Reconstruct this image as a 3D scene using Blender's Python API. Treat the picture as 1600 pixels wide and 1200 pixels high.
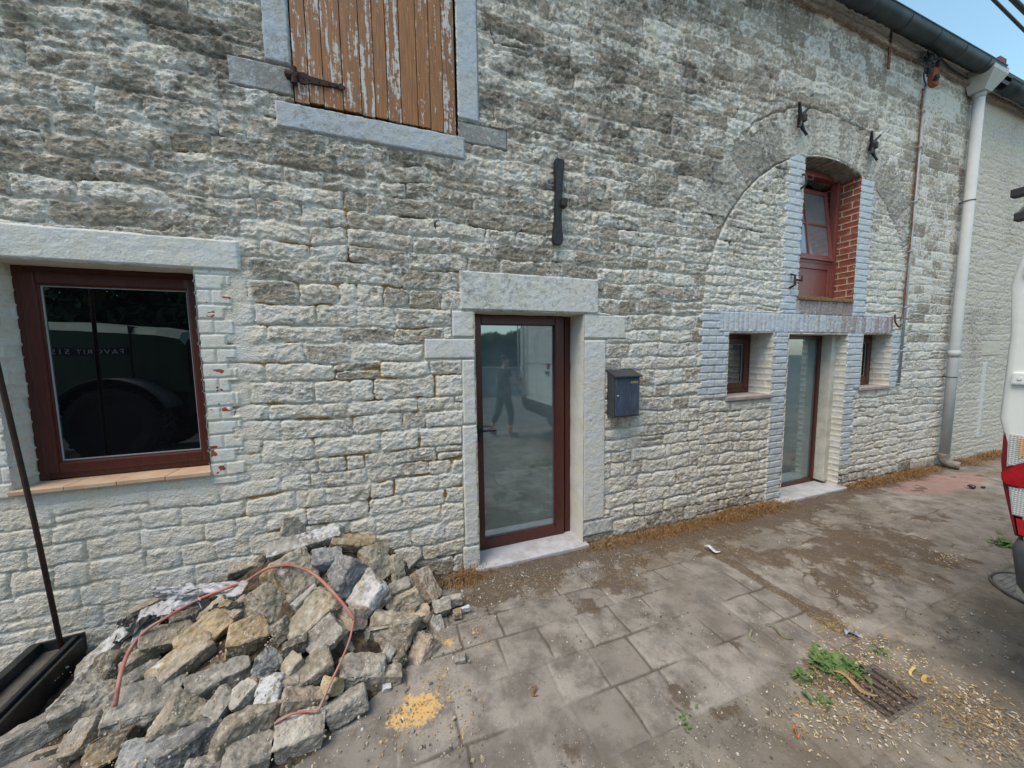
import bpy, bmesh, math, random
import numpy as np
from mathutils import Vector, Matrix, Euler, noise as mnoise

for _o in list(bpy.data.objects): bpy.data.objects.remove(_o, do_unlink=True)
S = bpy.context.scene
COL = S.collection
R = math.radians
random.seed(7)

# ------------------------------------------------------------------ camera
CAMP = np.array([0.0, -2.74, 1.63]); FPX = 533.26
def _basis(y, p, r):
    cy, sy, cp, sp = math.cos(y), math.sin(y), math.cos(p), math.sin(p)
    F = np.array([sy*cp, cy*cp, sp]); Rt = np.array([cy, -sy, 0.]); U = np.cross(Rt, F)
    c, s = math.cos(r), math.sin(r)
    return c*Rt+s*U, -s*Rt+c*U, F
BR, BU, BF = _basis(R(19.355), R(-4.9616), R(-0.7766))
cam = bpy.data.cameras.new('camera'); camo = bpy.data.objects.new('camera', cam); COL.objects.link(camo)
cam.sensor_width = 36; cam.sensor_fit = 'HORIZONTAL'; cam.lens = FPX/1600*36
cam.clip_start = 0.05; cam.clip_end = 2000
camo.matrix_world = Matrix(((BR[0], BU[0], -BF[0], CAMP[0]), (BR[1], BU[1], -BF[1], CAMP[1]), (BR[2], BU[2], -BF[2], CAMP[2]), (0, 0, 0, 1)))
S.camera = camo
# ------------------------------------------------------------------ sky, sun, exposure
W = bpy.data.worlds.new('World'); S.world = W; W.use_nodes = True
wt = W.node_tree; wt.nodes.clear()
SUN_EL, SUN_AZ = 63, 243          # azimuth clockwise from +Y
sky = wt.nodes.new('ShaderNodeTexSky'); sky.sky_type = 'NISHITA'; sky.sun_disc = False
sky.sun_elevation = R(SUN_EL); sky.sun_rotation = R(SUN_AZ); sky.dust_density = 0.7; sky.air_density = 1.0; sky.ozone_density = 1.5
hs = wt.nodes.new('ShaderNodeHueSaturation'); hs.inputs['Saturation'].default_value = 0.93; hs.inputs['Hue'].default_value = 0.470
bg = wt.nodes.new('ShaderNodeBackground'); bg.inputs['Strength'].default_value = 0.15
wo = wt.nodes.new('ShaderNodeOutputWorld')
wt.links.new(sky.outputs[0], hs.inputs['Color']); wt.links.new(hs.outputs[0], bg.inputs[0]); wt.links.new(bg.outputs[0], wo.inputs[0])
sun = bpy.data.lights.new('sun', 'SUN'); sun.energy = 2.1; sun.angle = R(34); sun.color = (1.0, 0.865, 0.715)
suno = bpy.data.objects.new('sun', sun); COL.objects.link(suno)
_sd = Vector((math.sin(R(SUN_AZ))*math.cos(R(SUN_EL)), math.cos(R(SUN_AZ))*math.cos(R(SUN_EL)), math.sin(R(SUN_EL))))
suno.rotation_euler = _sd.to_track_quat('Z', 'Y').to_euler()
S.view_settings.view_transform = 'Standard'; S.view_settings.look = 'None'
S.view_settings.exposure = 0.94; S.view_settings.gamma = 1.0
S.render.engine = 'CYCLES'
S.render.resolution_x = 1024; S.render.resolution_y = 768
S.cycles.max_bounces = 6; S.cycles.diffuse_bounces = 3; S.cycles.glossy_bounces = 4

# ------------------------------------------------------------------ pixel <-> place helpers (photo pixels, 1600x1200)
def ray(x, y):
    d = BF*FPX+BR*(x-800)+BU*(600-y); return d/np.linalg.norm(d)
def wallp(x, y, yw=0.0):
    d = ray(x, y); return CAMP+d*((yw-CAMP[1])/d[1])
def gndp(x, y, z=-0.14):
    d = ray(x, y); return CAMP+d*((z-CAMP[2])/d[2])
def rect(x0, y0, x1, y1):
    a = wallp(x0, y0); b = wallp(x1, y1); return (min(a[0], b[0]), max(a[0], b[0]), min(a[2], b[2]), max(a[2], b[2]))
GZ = -0.14

# ------------------------------------------------------------------ object helpers
def tag(o, label=None, cat=None, group=None, kind=None):
    if label: o['label'] = label
    if cat: o['category'] = cat
    if group: o['group'] = group
    if kind: o['kind'] = kind
    return o
def empty(name, loc=(0, 0, 0), label=None, cat=None, group=None, rz=0):
    o = bpy.data.objects.new(name, None); COL.objects.link(o); o.location = loc; o.rotation_euler[2] = rz
    o.empty_display_size = 0.1
    return tag(o, label, cat, group)
def link(name, me, mat, parent=None, smooth=False, world=True):
    o = bpy.data.objects.new(name, me); COL.objects.link(o)
    if mat is not None:
        for m in (mat if isinstance(mat, (list, tuple)) else [mat]): me.materials.append(m)
    if smooth: me.polygons.foreach_set('use_smooth', np.ones(len(me.polygons), bool))
    if parent is not None:
        o.parent = parent
        if world:   # the mesh is written in world space
            o.matrix_parent_inverse = pw(parent).inverted()
    return o
def pw(o):
    m = Matrix.LocRotScale(o.location, o.rotation_euler, o.scale)
    if o.parent: m = pw(o.parent) @ o.matrix_parent_inverse @ m
    return m
def fin(bm, name, mat, parent=None, smooth=False, world=True):
    bmesh.ops.recalc_face_normals(bm, faces=bm.faces)
    me = bpy.data.meshes.new(name); bm.to_mesh(me); bm.free()
    return link(name, me, mat, parent, smooth, world)
def box(bm, x0, x1, y0, y1, z0, z1, bev=0.0, M=None, seg=2):
    vs = [bm.verts.new(Vector(c)) for c in ((x0,y0,z0),(x1,y0,z0),(x1,y1,z0),(x0,y1,z0),(x0,y0,z1),(x1,y0,z1),(x1,y1,z1),(x0,y1,z1))]
    fs = [bm.faces.new([vs[i] for i in f]) for f in ((0,3,2,1),(4,5,6,7),(0,1,5,4),(1,2,6,5),(2,3,7,6),(3,0,4,7))]
    if bev > 0:
        es = list({e for f in fs for e in f.edges})
        r = bmesh.ops.bevel(bm, geom=es, offset=bev, segments=seg, affect='EDGES', profile=0.6)
        vs = list({v for f in r['faces'] for v in f.verts} | {v for v in vs if v.is_valid})
    if M is not None:
        for v in vs:
            if v.is_valid: v.co = M @ v.co
    return vs
def boxo(name, x0, x1, y0, y1, z0, z1, mat, parent=None, bev=0.0, M=None, seg=2):
    bm = bmesh.new(); box(bm, x0, x1, y0, y1, z0, z1, bev, M, seg); return fin(bm, name, mat, parent)
def tube(bm, pts, r, n=8, caps=True):
    pts = [Vector(p) for p in pts]; rs = r if isinstance(r, (list, tuple)) else [r]*len(pts)
    up = Vector((0.13, 0.31, 0.94)); rings = []; prev = None
    for i, p in enumerate(pts):
        t = (pts[min(i+1, len(pts)-1)]-pts[max(i-1, 0)]).normalized()
        if prev is None:
            a = t.cross(up)
            if a.length < 1e-3: a = t.cross(Vector((1, 0, 0)))
            a.normalize()
        else:
            a = (prev-t*prev.dot(t)).normalized()
        prev = a; b = t.cross(a)
        rings.append([bm.verts.new(p+(a*math.cos(2*math.pi*k/n)+b*math.sin(2*math.pi*k/n))*rs[i]) for k in range(n)])
    for i in range(len(rings)-1):
        for k in range(n):
            bm.faces.new((rings[i][k], rings[i][(k+1)%n], rings[i+1][(k+1)%n], rings[i+1][k]))
    if caps:
        bm.faces.new(rings[0][::-1]); bm.faces.new(rings[-1])
def tubeo(name, pts, r, mat, parent=None, n=8, smooth=True):
    bm = bmesh.new(); tube(bm, pts, r, n); return fin(bm, name, mat, parent, smooth)
def prism(bm, outline, y0, y1):      # outline in (x,z), extruded along y
    a = [bm.verts.new((x, y0, z)) for x, z in outline]; b = [bm.verts.new((x, y1, z)) for x, z in outline]
    bm.faces.new(a); bm.faces.new(b[::-1]); n = len(a)
    for i in range(n): bm.faces.new((a[i], b[i], b[(i+1)%n], a[(i+1)%n]))
def lathe(bm, prof, n=32, M=None):   # prof (r, h) about z
    rings = []
    for r_, h in prof:
        rings.append([bm.verts.new((r_*math.cos(2*math.pi*k/n), r_*math.sin(2*math.pi*k/n), h)) for k in range(n)])
    for i in range(len(rings)-1):
        for k in range(n): bm.faces.new((rings[i][k], rings[i][(k+1)%n], rings[i+1][(k+1)%n], rings[i+1][k]))
    bm.faces.new(rings[0]); bm.faces.new(rings[-1][::-1])
    if M is not None:
        for rg in rings:
            for v in rg: v.co = M @ v.co
def smoothpath(pts, sub=5):
    P = [Vector(p) for p in pts]; out = []
    for i in range(len(P)-1):
        p0 = P[max(i-1, 0)]; p1 = P[i]; p2 = P[i+1]; p3 = P[min(i+2, len(P)-1)]
        for k in range(sub):
            t = k/sub
            out.append(0.5*((2*p1)+(p2-p0)*t+(2*p0-5*p1+4*p2-p3)*t*t+(3*p1-p0-3*p2+p3)*t*t*t))
    out.append(P[-1]); return out

# ------------------------------------------------------------------ numpy noise
def _perm(seed):
    rs = np.random.RandomState(seed); p = rs.permutation(256); g = rs.rand(256)*2*np.pi
    return np.concatenate([p, p, p]), np.cos(g), np.sin(g)
def perlin(x, y, seed):
    p, gc, gs = _perm(seed); xi = np.floor(x).astype(np.int64); yi = np.floor(y).astype(np.int64); xf = x-xi; yf = y-yi
    u = xf*xf*xf*(xf*(xf*6-15)+10); v = yf*yf*yf*(yf*(yf*6-15)+10); xi &= 255; yi &= 255
    def g(ix, iy, dx, dy):
        h = p[p[ix & 255]+(iy & 255)]; return gc[h]*dx+gs[h]*dy
    a = g(xi, yi, xf, yf); b = g(xi+1, yi, xf-1, yf); c = g(xi, yi+1, xf, yf-1); d = g(xi+1, yi+1, xf-1, yf-1)
    return ((a+u*(b-a))+v*((c+u*(d-c))-(a+u*(b-a))))*1.41
def fbm(x, y, o, seed, gain=0.5, ridged=False):
    s = 0; a = 1; t = 0
    for i in range(o):
        n = perlin(x*2**i+17.3*i, y*2**i-9.1*i, seed+i)
        if ridged: n = 1-2*np.abs(n)
        s = s+n*a; t += a; a *= gain
    return s/t
def sstep(a, b, x):
    t = np.clip((x-a)/(b-a), 0, 1); return t*t*(3-2*t)
def facets(x, y, seed, tilt=1.0):    # voronoi chips, each with a tilt and level of its own
    rs = np.random.RandomState(seed); N = 256
    jx = rs.rand(N, N); jy = rs.rand(N, N); tx = rs.rand(N, N)*2-1; ty = rs.rand(N, N)*2-1; lv = rs.rand(N, N)*2-1
    xi = np.floor(x).astype(np.int64); yi = np.floor(y).astype(np.int64)
    best = np.full(x.shape, 1e9); out = np.zeros(x.shape)
    for dx in (-1, 0, 1):
        for dy in (-1, 0, 1):
            cx = xi+dx; cy = yi+dy; a = cx & 255; b = cy & 255
            ox = x-(cx+jx[a, b]); oy = y-(cy+jy[a, b]); d = ox*ox+oy*oy; m = d < best
            best = np.where(m, d, best); out = np.where(m, tilt*(tx[a, b]*ox+ty[a, b]*oy)+0.45*lv[a, b], out)
    return out
def courses(u, v, seed, hmin, hmax, lmin, lmax, z0=-0.6, z1=7, x0=-8, x1=24):
    """irregular courses: returns edge distance, random per stone, second random, offset from the stone's centre"""
    rs = np.random.RandomState(seed); zs = [z0]
    while zs[-1] < z1: zs.append(zs[-1]+rs.uniform(hmin, hmax))
    zs = np.array(zs); ci = np.clip(np.searchsorted(zs, v)-1, 0, len(zs)-2)
    dz = np.minimum(v-zs[ci], zs[ci+1]-v); vc = v-(zs[ci]+zs[ci+1])/2
    dx = np.full(u.shape, 9.); r1 = np.zeros(u.shape); r2 = np.zeros(u.shape); uc = np.zeros(u.shape)
    for c in range(len(zs)-1):
        m = ci == c
        if not m.any(): continue
        h = zs[c+1]-zs[c]; xs = [x0+rs.rand()*0.3]
        while xs[-1] < x1: xs.append(xs[-1]+rs.uniform(lmin, lmax)*(0.7 if rs.rand() < .3 else 1))
        xs = np.array(xs); a = rs.rand(len(xs)); b = rs.rand(len(xs)); um = u[m]
        si = np.clip(np.searchsorted(xs, um)-1, 0, len(xs)-2)
        dx[m] = np.minimum(um-xs[si], xs[si+1]-um); r1[m] = a[si]; r2[m] = b[si]; uc[m] = um-(xs[si]+xs[si+1])/2
    return dx, dz, r1, r2, uc, vc
def bricks(u, v, lu, lv, off=0.5, ju=0.0):
    c = np.floor(v/lv); uu = u+(c % 2)*off*lu; k = np.floor(uu/lu)
    du = np.minimum(uu-k*lu, (k+1)*lu-uu); dv = np.minimum(v-c*lv, (c+1)*lv-v)
    h = np.sin(k*127.1+c*311.7)*43758.5453; return du, dv, h-np.floor(h)

def gridmesh(name, P, mask, attrs, mat, parent=None, flip=False):
    """P (ny,nx,3) vertex grid, mask (ny-1,nx-1) of quads kept, attrs {name:(ny,nx,4)}"""
    ny, nx = P.shape[:2]; idx = np.arange(ny*nx).reshape(ny, nx)
    q = np.stack([idx[:-1, :-1], idx[:-1, 1:], idx[1:, 1:], idx[1:, :-1]], -1)[mask]
    if flip: q = q[:, ::-1]
    used, inv = np.unique(q.ravel(), return_inverse=True); nq = len(q)
    me = bpy.data.meshes.new(name)
    me.vertices.add(len(used)); me.vertices.foreach_set('co', P.reshape(-1, 3)[used].astype(np.float32).ravel())
    me.loops.add(nq*4); me.loops.foreach_set('vertex_index', inv.astype(np.int32).ravel())
    me.polygons.add(nq); me.polygons.foreach_set('loop_start', np.arange(0, nq*4, 4, dtype=np.int32))
    me.update(calc_edges=True)
    for k, a in attrs.items():
        at = me.attributes.new(k, 'FLOAT_COLOR', 'POINT'); at.data.foreach_set('color', a.reshape(-1, 4)[used].astype(np.float32).ravel())
    return link(name, me, mat, parent, smooth=True)

# ------------------------------------------------------------------ materials
class NB:
    def __init__(s, name):
        s.m = bpy.data.materials.new(name); s.m.use_nodes = True; s.t = s.m.node_tree; s.t.nodes.clear()
        s.out = s.t.nodes.new('ShaderNodeOutputMaterial'); s.p = s.t.nodes.new('ShaderNodeBsdfPrincipled')
        s.t.links.new(s.p.outputs[0], s.out.inputs[0]); s.co = None
    def n(s, typ, **k):
        x = s.t.nodes.new(typ)
        for a, b in k.items(): setattr(x, a, b)
        return x
    def set(s, inp, v):
        if isinstance(v, bpy.types.NodeSocket): s.t.links.new(v, inp)
        elif v is not None:
            if isinstance(v, (tuple, list)) and len(v) == 3 and len(inp.default_value) == 4: v = (*v, 1)
            inp.default_value = v
    def coord(s, kind='Object', scale=None):
        if s.co is None: s.co = s.n('ShaderNodeTexCoord')
        o = s.co.outputs[kind]
        if scale:
            mp = s.n('ShaderNodeMapping'); s.t.links.new(o, mp.inputs[0]); mp.inputs['Scale'].default_value = scale; o = mp.outputs[0]
        return o
    def noise(s, sc, det=4, rough=.55, vec=None, dist=0.0):
        x = s.n('ShaderNodeTexNoise'); s.t.links.new(vec if vec else s.coord(), x.inputs['Vector'])
        x.inputs['Scale'].default_value = sc; x.inputs['Detail'].default_value = det; x.inputs['Roughness'].default_value = rough; x.inputs['Distortion'].default_value = dist
        return x.outputs[0]
    def vor(s, sc, feat='F1', out=0, vec=None):
        x = s.n('ShaderNodeTexVoronoi', feature=feat); s.t.links.new(vec if vec else s.coord(), x.inputs['Vector']); x.inputs['Scale'].default_value = sc
        return x.outputs[out]
    def ma(s, op, a, b=0.0, c=None, clamp=False):
        x = s.n('ShaderNodeMath', operation=op, use_clamp=clamp); s.set(x.inputs[0], a); s.set(x.inputs[1], b)
        if c is not None: s.set(x.inputs[2], c)
        return x.outputs[0]
    def step(s, v, a, b):
        x = s.n('ShaderNodeMapRange', interpolation_type='SMOOTHSTEP'); s.set(x.inputs[0], v); s.set(x.inputs[1], a); s.set(x.inputs[2], b); return x.outputs[0]
    def mix(s, f, a, b, typ='MIX'):
        x = s.n('ShaderNodeMix', data_type='RGBA', blend_type=typ); s.set(x.inputs[0], f); s.set(x.inputs[6], a); s.set(x.inputs[7], b); return x.outputs[2]
    def attr(s, name):
        x = s.n('ShaderNodeAttribute', attribute_name=name); q = s.n('ShaderNodeSeparateColor'); s.t.links.new(x.outputs['Color'], q.inputs[0])
        return q.outputs[0], q.outputs[1], q.outputs[2], x.outputs['Alpha']
    def bump(s, h, st, dist=0.01):
        x = s.n('ShaderNodeBump'); s.set(x.inputs['Height'], h); x.inputs['Strength'].default_value = st; x.inputs['Distance'].default_value = dist
        s.t.links.new(x.outputs[0], s.p.inputs['Normal']); return x
    def fin(s, col, rough=.9, metal=0.0, spec=None):
        s.set(s.p.inputs['Base Color'], col); s.set(s.p.inputs['Roughness'], rough); s.set(s.p.inputs['Metallic'], metal)
        if spec is not None: s.p.inputs['Specular IOR Level'].default_value = spec
        return s.m
def simple(name, col, rough=.6, metal=0, var=.25, sc=12, bump=.0, spec=None, col2=None, bsc=60):
    b = NB(name); n = b.noise(sc, 5, .6)
    c2 = col2 if col2 else tuple(c*(1-var) for c in col)
    c = b.mix(b.step(n, .35, .68), col, c2)
    if bump: b.bump(b.noise(bsc, 5, .6), bump, .01)
    return b.fin(c, rough, metal, spec)

def wall_mat(name, white, stoneA, stoneB, dark, ochre=(.40, .25, .10), bumpst=.55):
    b = NB(name); w, och, rnd, dirt = b.attr('mk')
    f1 = b.noise(26, 9, .68); f2 = b.noise(7, 6, .6); f3 = b.noise(130, 4, .6)
    st = b.mix(rnd, stoneA, stoneB)
    st = b.mix(b.step(f1, .38, .66), st, tuple(c*.62 for c in stoneA))
    st = b.mix(b.ma('MULTIPLY', b.step(f2, .52, .72), .5), st, (.33, .25, .15))
    wh = b.mix(b.step(f2, .35, .65), white, (white[0]*1.02, white[1]*.97, white[2]*.86))
    wh = b.mix(b.ma('MULTIPLY', b.step(f3, .5, .75), .35), wh, tuple(c*.72 for c in white))
    fac = b.ma('ADD', w, b.ma('ADD', b.ma('MULTIPLY', b.ma('SUBTRACT', f1, .5), 2.0), b.ma('MULTIPLY', b.ma('SUBTRACT', f3, .5), .7)))
    c = b.mix(b.step(fac, .30, .72), st, wh)
    nz = b.noise(58, 7, .75); c = b.mix(b.ma('MULTIPLY', b.step(nz, .53, .70), b.ma('SUBTRACT', .85, b.ma('MULTIPLY', w, .38))), c, tuple(x*.48 for x in stoneA)); c = b.mix(b.ma('MULTIPLY', b.step(nz, .45, .32), .45), c, tuple(x*1.12 for x in white))
    c = b.mix(b.step(b.ma('ADD', och, b.ma('MULTIPLY', b.ma('SUBTRACT', f1, .5), .8)), .4, .6), c, ochre)
    d = b.ma('ADD', dirt, b.ma('MULTIPLY', b.ma('SUBTRACT', b.noise(17, 8, .7), .5), 1.1))
    c = b.mix(b.ma('MULTIPLY', b.step(d, .35, .8), .8), c, dark)
    hgt = b.ma('ADD', b.ma('MULTIPLY', b.noise(55, 8, .65), 1.0), b.ma('MULTIPLY', b.vor(95), .35))
    b.bump(hgt, bumpst, .012)
    return b.fin(c, .95, 0, .2)
M = {}
M['rubble'] = wall_mat('whitewashed_rubble', (.635, .60, .55), (.265, .22, .17), (.41, .35, .275), (.075, .06, .045), bumpst=.7)
M['rubble2'] = wall_mat('beige_rubble', (.53, .49, .43), (.27, .23, .185), (.33, .29, .24), (.12, .10, .08))
M['arch'] = wall_mat('arch_stone', (.51, .485, .44), (.29, .255, .21), (.31, .28, .24), (.10, .09, .075))
M['dressed'] = wall_mat('dressed_bluestone', (.585, .58, .565), (.29, .275, .25), (.36, .35, .32), (.15, .145, .13), bumpst=.3)
M['dressed_grey'] = wall_mat('bare_grey_dressed_stone', (.42, .45, .49), (.25, .235, .21), (.31, .30, .28), (.13, .12, .10), bumpst=.3)
M['paintbrick'] = wall_mat('blue_white_painted_brick', (.50, .535, .58), (.36, .25, .22), (.33, .30, .30), (.17, .13, .11), ochre=(.30, .085, .05), bumpst=.3)
M['whitebrick'] = wall_mat('white_painted_brick', (.61, .60, .565), (.50, .47, .42), (.55, .52, .47), (.22, .18, .14), ochre=(.30, .075, .045), bumpst=.3)
M['redbrick'] = wall_mat('bare_red_brick', (.42, .36, .28), (.30, .085, .055), (.24, .06, .04), (.10, .05, .04), ochre=(.45, .37, .27), bumpst=.4)
def wood_red(name, c=(.085, .020, .013), c2=(.055, .012, .009)):
    b = NB(name); n = b.noise(9, 5, .6, b.coord('Object', (14, 14, 1.2))); 
    b.bump(b.noise(20, 4, .6, b.coord('Object', (14, 14, 1.2))), .12, .004)
    return b.fin(b.mix(b.step(n, .3, .7), c, c2), b.mix(n, (.28,)*3, (.42,)*3), 0, .5)
M['mahog'] = wood_red('dark_red_brown_joinery')
M['redpaint'] = wood_red('old_red_painted_wood', (.23, .062, .048), (.16, .042, .034))
M['black'] = simple('black_rubber', (.012, .012, .013), .6, 0, .3)
M['blackiron'] = simple('black_wrought_iron', (.016, .016, .019), .55, .3, .5, 30, .5, col2=(.035, .03, .03), bsc=90)
M['rust'] = simple('rusty_iron', (.055, .026, .018), .85, .2, .4, 25, .6, col2=(.028, .016, .014), bsc=120)
M['rustpipe'] = simple('rust_orange_iron', (.24, .085, .04), .85, .1, .4, 22, .5, col2=(.07, .036, .026), bsc=90)
M['zinc'] = simple('dark_weathered_zinc', (.062, .078, .085), .5, .6, .4, 6, .1, col2=(.035, .045, .05))
M['pvc'] = simple('pale_grey_plastic_pipe', (.43, .44, .43), .75, 0, .1, 5)
M['hopper'] = simple('beige_grey_hopper', (.42, .41, .37), .5, 0, .1, 5)
M['cond'] = simple('grey_conduit', (.33, .35, .35), .5, 0, .15, 5)
M['cable'] = simple('black_cable', (.02, .02, .025), .5, 0, .2)
M['slate'] = simple('slate_roofing', (.055, .058, .065), .7, 0, .4, 8, .3)
M['terracotta'] = simple('pale_terracotta_tile', (.46, .29, .19), .6, 0, .2, 9, .1, col2=(.50, .37, .26))
M['sill'] = simple('worn_pinkish_sill_stone', (.38, .31, .28), .85, 0, .3, 15, .3)
M['thresh'] = simple('pale_worn_threshold_stone', (.44, .44, .47), .7, 0, .35, 9, .2, col2=(.33, .31, .31))
M['reveal'] = simple('limewashed_reveal', (.55, .53, .46), .95, 0, .22, 7, .6, bsc=35)
M['inside'] = simple('dark_interior', (.03, .03, .03), .9)
M['brass'] = simple('brass_plate', (.42, .34, .15), .4, .5, .15)
M['white_metal'] = simple('white_metal', (.6, .6, .6), .3, 0, .05)
M['alu'] = simple('aluminium', (.45, .46, .47), .35, .8, .1)
M['moss'] = simple('moss_and_straw', (.16, .11, .04), .95, 0, .4, 40, .9, col2=(.24, .15, .06))
M['putty'] = simple('dark_mortar_seam', (.16, .125, .10), .95, 0, .3, 30, .8, col2=(.25, .19, .14))
def glass(name, tint, refl, body, r=0.0):
    b = NB(name); b.t.nodes.remove(b.p)
    d = b.n('ShaderNodeBsdfDiffuse'); b.set(d.inputs[0], b.mix(b.step(b.noise(3, 4), .35, .7), body, tuple(c*.7 for c in body)))
    g = b.n('ShaderNodeBsdfGlossy'); b.set(g.inputs[0], tint); g.inputs['Roughness'].default_value = r
    bu = b.n('ShaderNodeBump'); b.set(bu.inputs['Height'], b.noise(1.7, 2)); bu.inputs['Strength'].default_value = .05; bu.inputs['Distance'].default_value = .02
    b.t.links.new(bu.outputs[0], g.inputs['Normal'])
    fr = b.n('ShaderNodeFresnel'); fr.inputs[0].default_value = 1.5
    f = b.ma('ADD', refl, b.ma('MULTIPLY', fr.outputs[0], .8), clamp=True)
    m = b.n('ShaderNodeMixShader'); b.set(m.inputs[0], f); b.t.links.new(d.outputs[0], m.inputs[1]); b.t.links.new(g.outputs[0], m.inputs[2]); b.t.links.new(m.outputs[0], b.out.inputs[0])
    return b.m
M['glass_dark'] = glass('dark_window_glass', (.85, .95, .95), .11, (.004, .004, .005))
M['glass_door'] = glass('tinted_door_glass', (.66, .78, .80), .27, (.135, .175, .18), .03)
M['glass_old'] = glass('old_pane_glass', (.8, .85, .88), .20, (.17, .18, .18), .10)

# ------------------------------------------------------------------ THE FACADE (one height field, split into its parts)
HOUSE = empty('stone_farmhouse', (3, 0, GZ), 'long old stone farmhouse with whitewashed rubble wall, brown glass doors and a boarded upper window', 'house')
NEIGH = empty('neighbouring_house', (12, 0, GZ), 'plainer greyish beige stone house continuing the facade beyond the white downpipe', 'house')
XH = 8.30
OPEN = {  # x0,x1,z0,z1
 'lw': (-2.07, -1.15, .87, 2.19), 'door': (.645, 1.655, -.20, 1.985), 'sw1': (3.45, 4.15, 1.13, 1.835),
 'sd': (4.415, 5.53, -.20, 1.825), 'sw2': (5.86, 6.53, 1.13, 1.835), 'shut': (-.535, .552, 3.295, 4.62), 'uw': (4.53, 5.58, 2.24, 3.95)}
ACX, ACZ, AR0, AR1 = 4.98, 1.97, 1.92, 2.37
def uwtop(x): return ACZ+np.sqrt(np.maximum(AR0**2-(x-ACX)**2, 0))-.02
def axis(segs, snaps):
    out = [segs[0][0]]
    for a, b, s0, s1 in segs:
        x = a
        while x < b-1e-6:
            s = s0+(s1-s0)*(x-a)/(b-a); x = min(x+s, b); out.append(x)
    o = np.array(out)
    for s in snaps: o[np.argmin(np.abs(o-s))] = s
    return np.unique(np.sort(o))
sx = sorted({v for r_ in OPEN.values() for v in r_[:2]}); sz = sorted({v for r_ in OPEN.values() for v in r_[2:]} - {3.95})
gx = axis([(-7, -2.6, .06, .03), (-2.6, -2.3, .03, .0065), (-2.3, 1.6, .0065, .0068), (1.6, 9, .0068, .026), (9, 20, .026, .07)], sx+[XH])
gz = axis([(-.32, 3.2, .0068, .0068), (3.2, 5.66, .0068, .012)], sz)
X, Z = np.meshgrid(gx, gz)
n1 = fbm(X*1.3, Z*1.3, 3, 11); n2 = fbm(X*6, Z*6, 3, 21)
U_ = X+.030*fbm(X*3.1, Z*3.1, 3, 31)+.012*fbm(X*13, Z*13, 3, 35); V_ = Z+.040*fbm(X*1.7, Z*2.4, 3, 41)+.009*fbm(X*9, Z*11, 3, 45)
# rubble
up = sstep(1.85, 3.1, Z+.5*n1)*(X < XH)          # rougher, less washed upper masonry
arr = np.hypot(X-ACX, Z-ACZ); inarch = ((arr < AR0) & (Z > ACZ)) | ((X > 3.09) & (X < 6.9) & (Z <= ACZ))
dxa, dza, r1a, r2a, uca, vca = courses(U_, V_, 5, .105, .172, .17, .55)
dxb, dzb, r1b, r2b, ucb, vcb = courses(U_+.35*fbm(X*.8,Z*.8,2,44)*0, V_+.03*n1, 8, .085, .15, .13, .36)
ina = inarch.astype(float)
dx = np.where(inarch, dxb, dxa); dz = np.where(inarch, dzb, dza); r1 = np.where(inarch, r1b, r1a); r2 = np.where(inarch, r2b, r2a)
uc = np.where(inarch, ucb, uca); vc = np.where(inarch, vcb, vca)
split = (r2 > .93) & (uc > -.4)          # some blocks are two thin stones
dzs = np.abs(vc+.02*(r1-.5)+.008*fbm(X*6, Z*2, 2, 48)); dz = np.where(split, np.minimum(dz, dzs+.001), dz)
js_ = sstep(-.45, .25, fbm(X*2.3+r1*.0, Z*5.5, 3, 49)); jv = .25+.75*sstep(.25, .6, np.abs(np.sin(r1*40)))
_r = .026; de = _r-np.hypot(np.maximum(_r-dx, 0), np.maximum(_r-dz, 0)); de = np.where(de >= _r-1e-6, np.maximum(np.minimum(dx, dz), _r), de)
de = de+.0085*fbm(X*22, Z*22, 4, 50, .6)+.0035*(1-jv)*(dx < dz)
jw = .0055+.009*sstep(-.2, .5, fbm(X*2.6, Z*7, 3, 51))
groove = (1-sstep(jw*.5, jw*1.25, de))*(.06+.70*js_**1.5); crack = (1-sstep(.0, .0035, de-jw*.35))*sstep(-.02, .40, fbm(X*3.3+9, Z*7, 3, 52))
groove = np.maximum(groove, crack*1.25)
f1 = facets(U_*8+r1*31, V_*11+r2*17, 61); f2 = facets(U_*19+r1*9, V_*26, 62); fb = fbm(X*12, Z*15, 5, 71, .62); rg = fbm(X*6, Z*14, 4, 81, .55, True)
pill = sstep(0, .035, de)
f3_ = facets(U_*34, V_*62, 63)
hl = .0055*pill*(.3+r1)+.0055*f1+.0046*f2+.0036*f3_+.006*fb+vc*(r2-.6)*.045+uc*(r1-.5)*.02-groove*.026-.012*sstep(.45, .7, fbm(X*5.2+3, Z*11, 4, 93, .55))
pit = sstep(.32, .62, fbm(X*4.2+3, Z*9.5, 4, 91, .55))
hu = .007*pill*(.3+r1)+.007*f1+.0065*f2+.0045*f3_+.009*fb+.004*rg-.012*groove*(1+n2)-.026*pit+vc*(r2-.55)*.03
bm_ = (X > 8.3).astype(float)
hr = .003*pill+.003*f1+.004*f2+.003*f3_+.008*fb-.002*groove-.009*pit
h = hl*(1-up)+hu*up
rightfade = sstep(5.2, 7.2, X)*sstep(1.9, 2.6, Z+.2*n1)
h = h*(1-rightfade*.55)
h = np.where(X > XH, hr, h)
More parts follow.
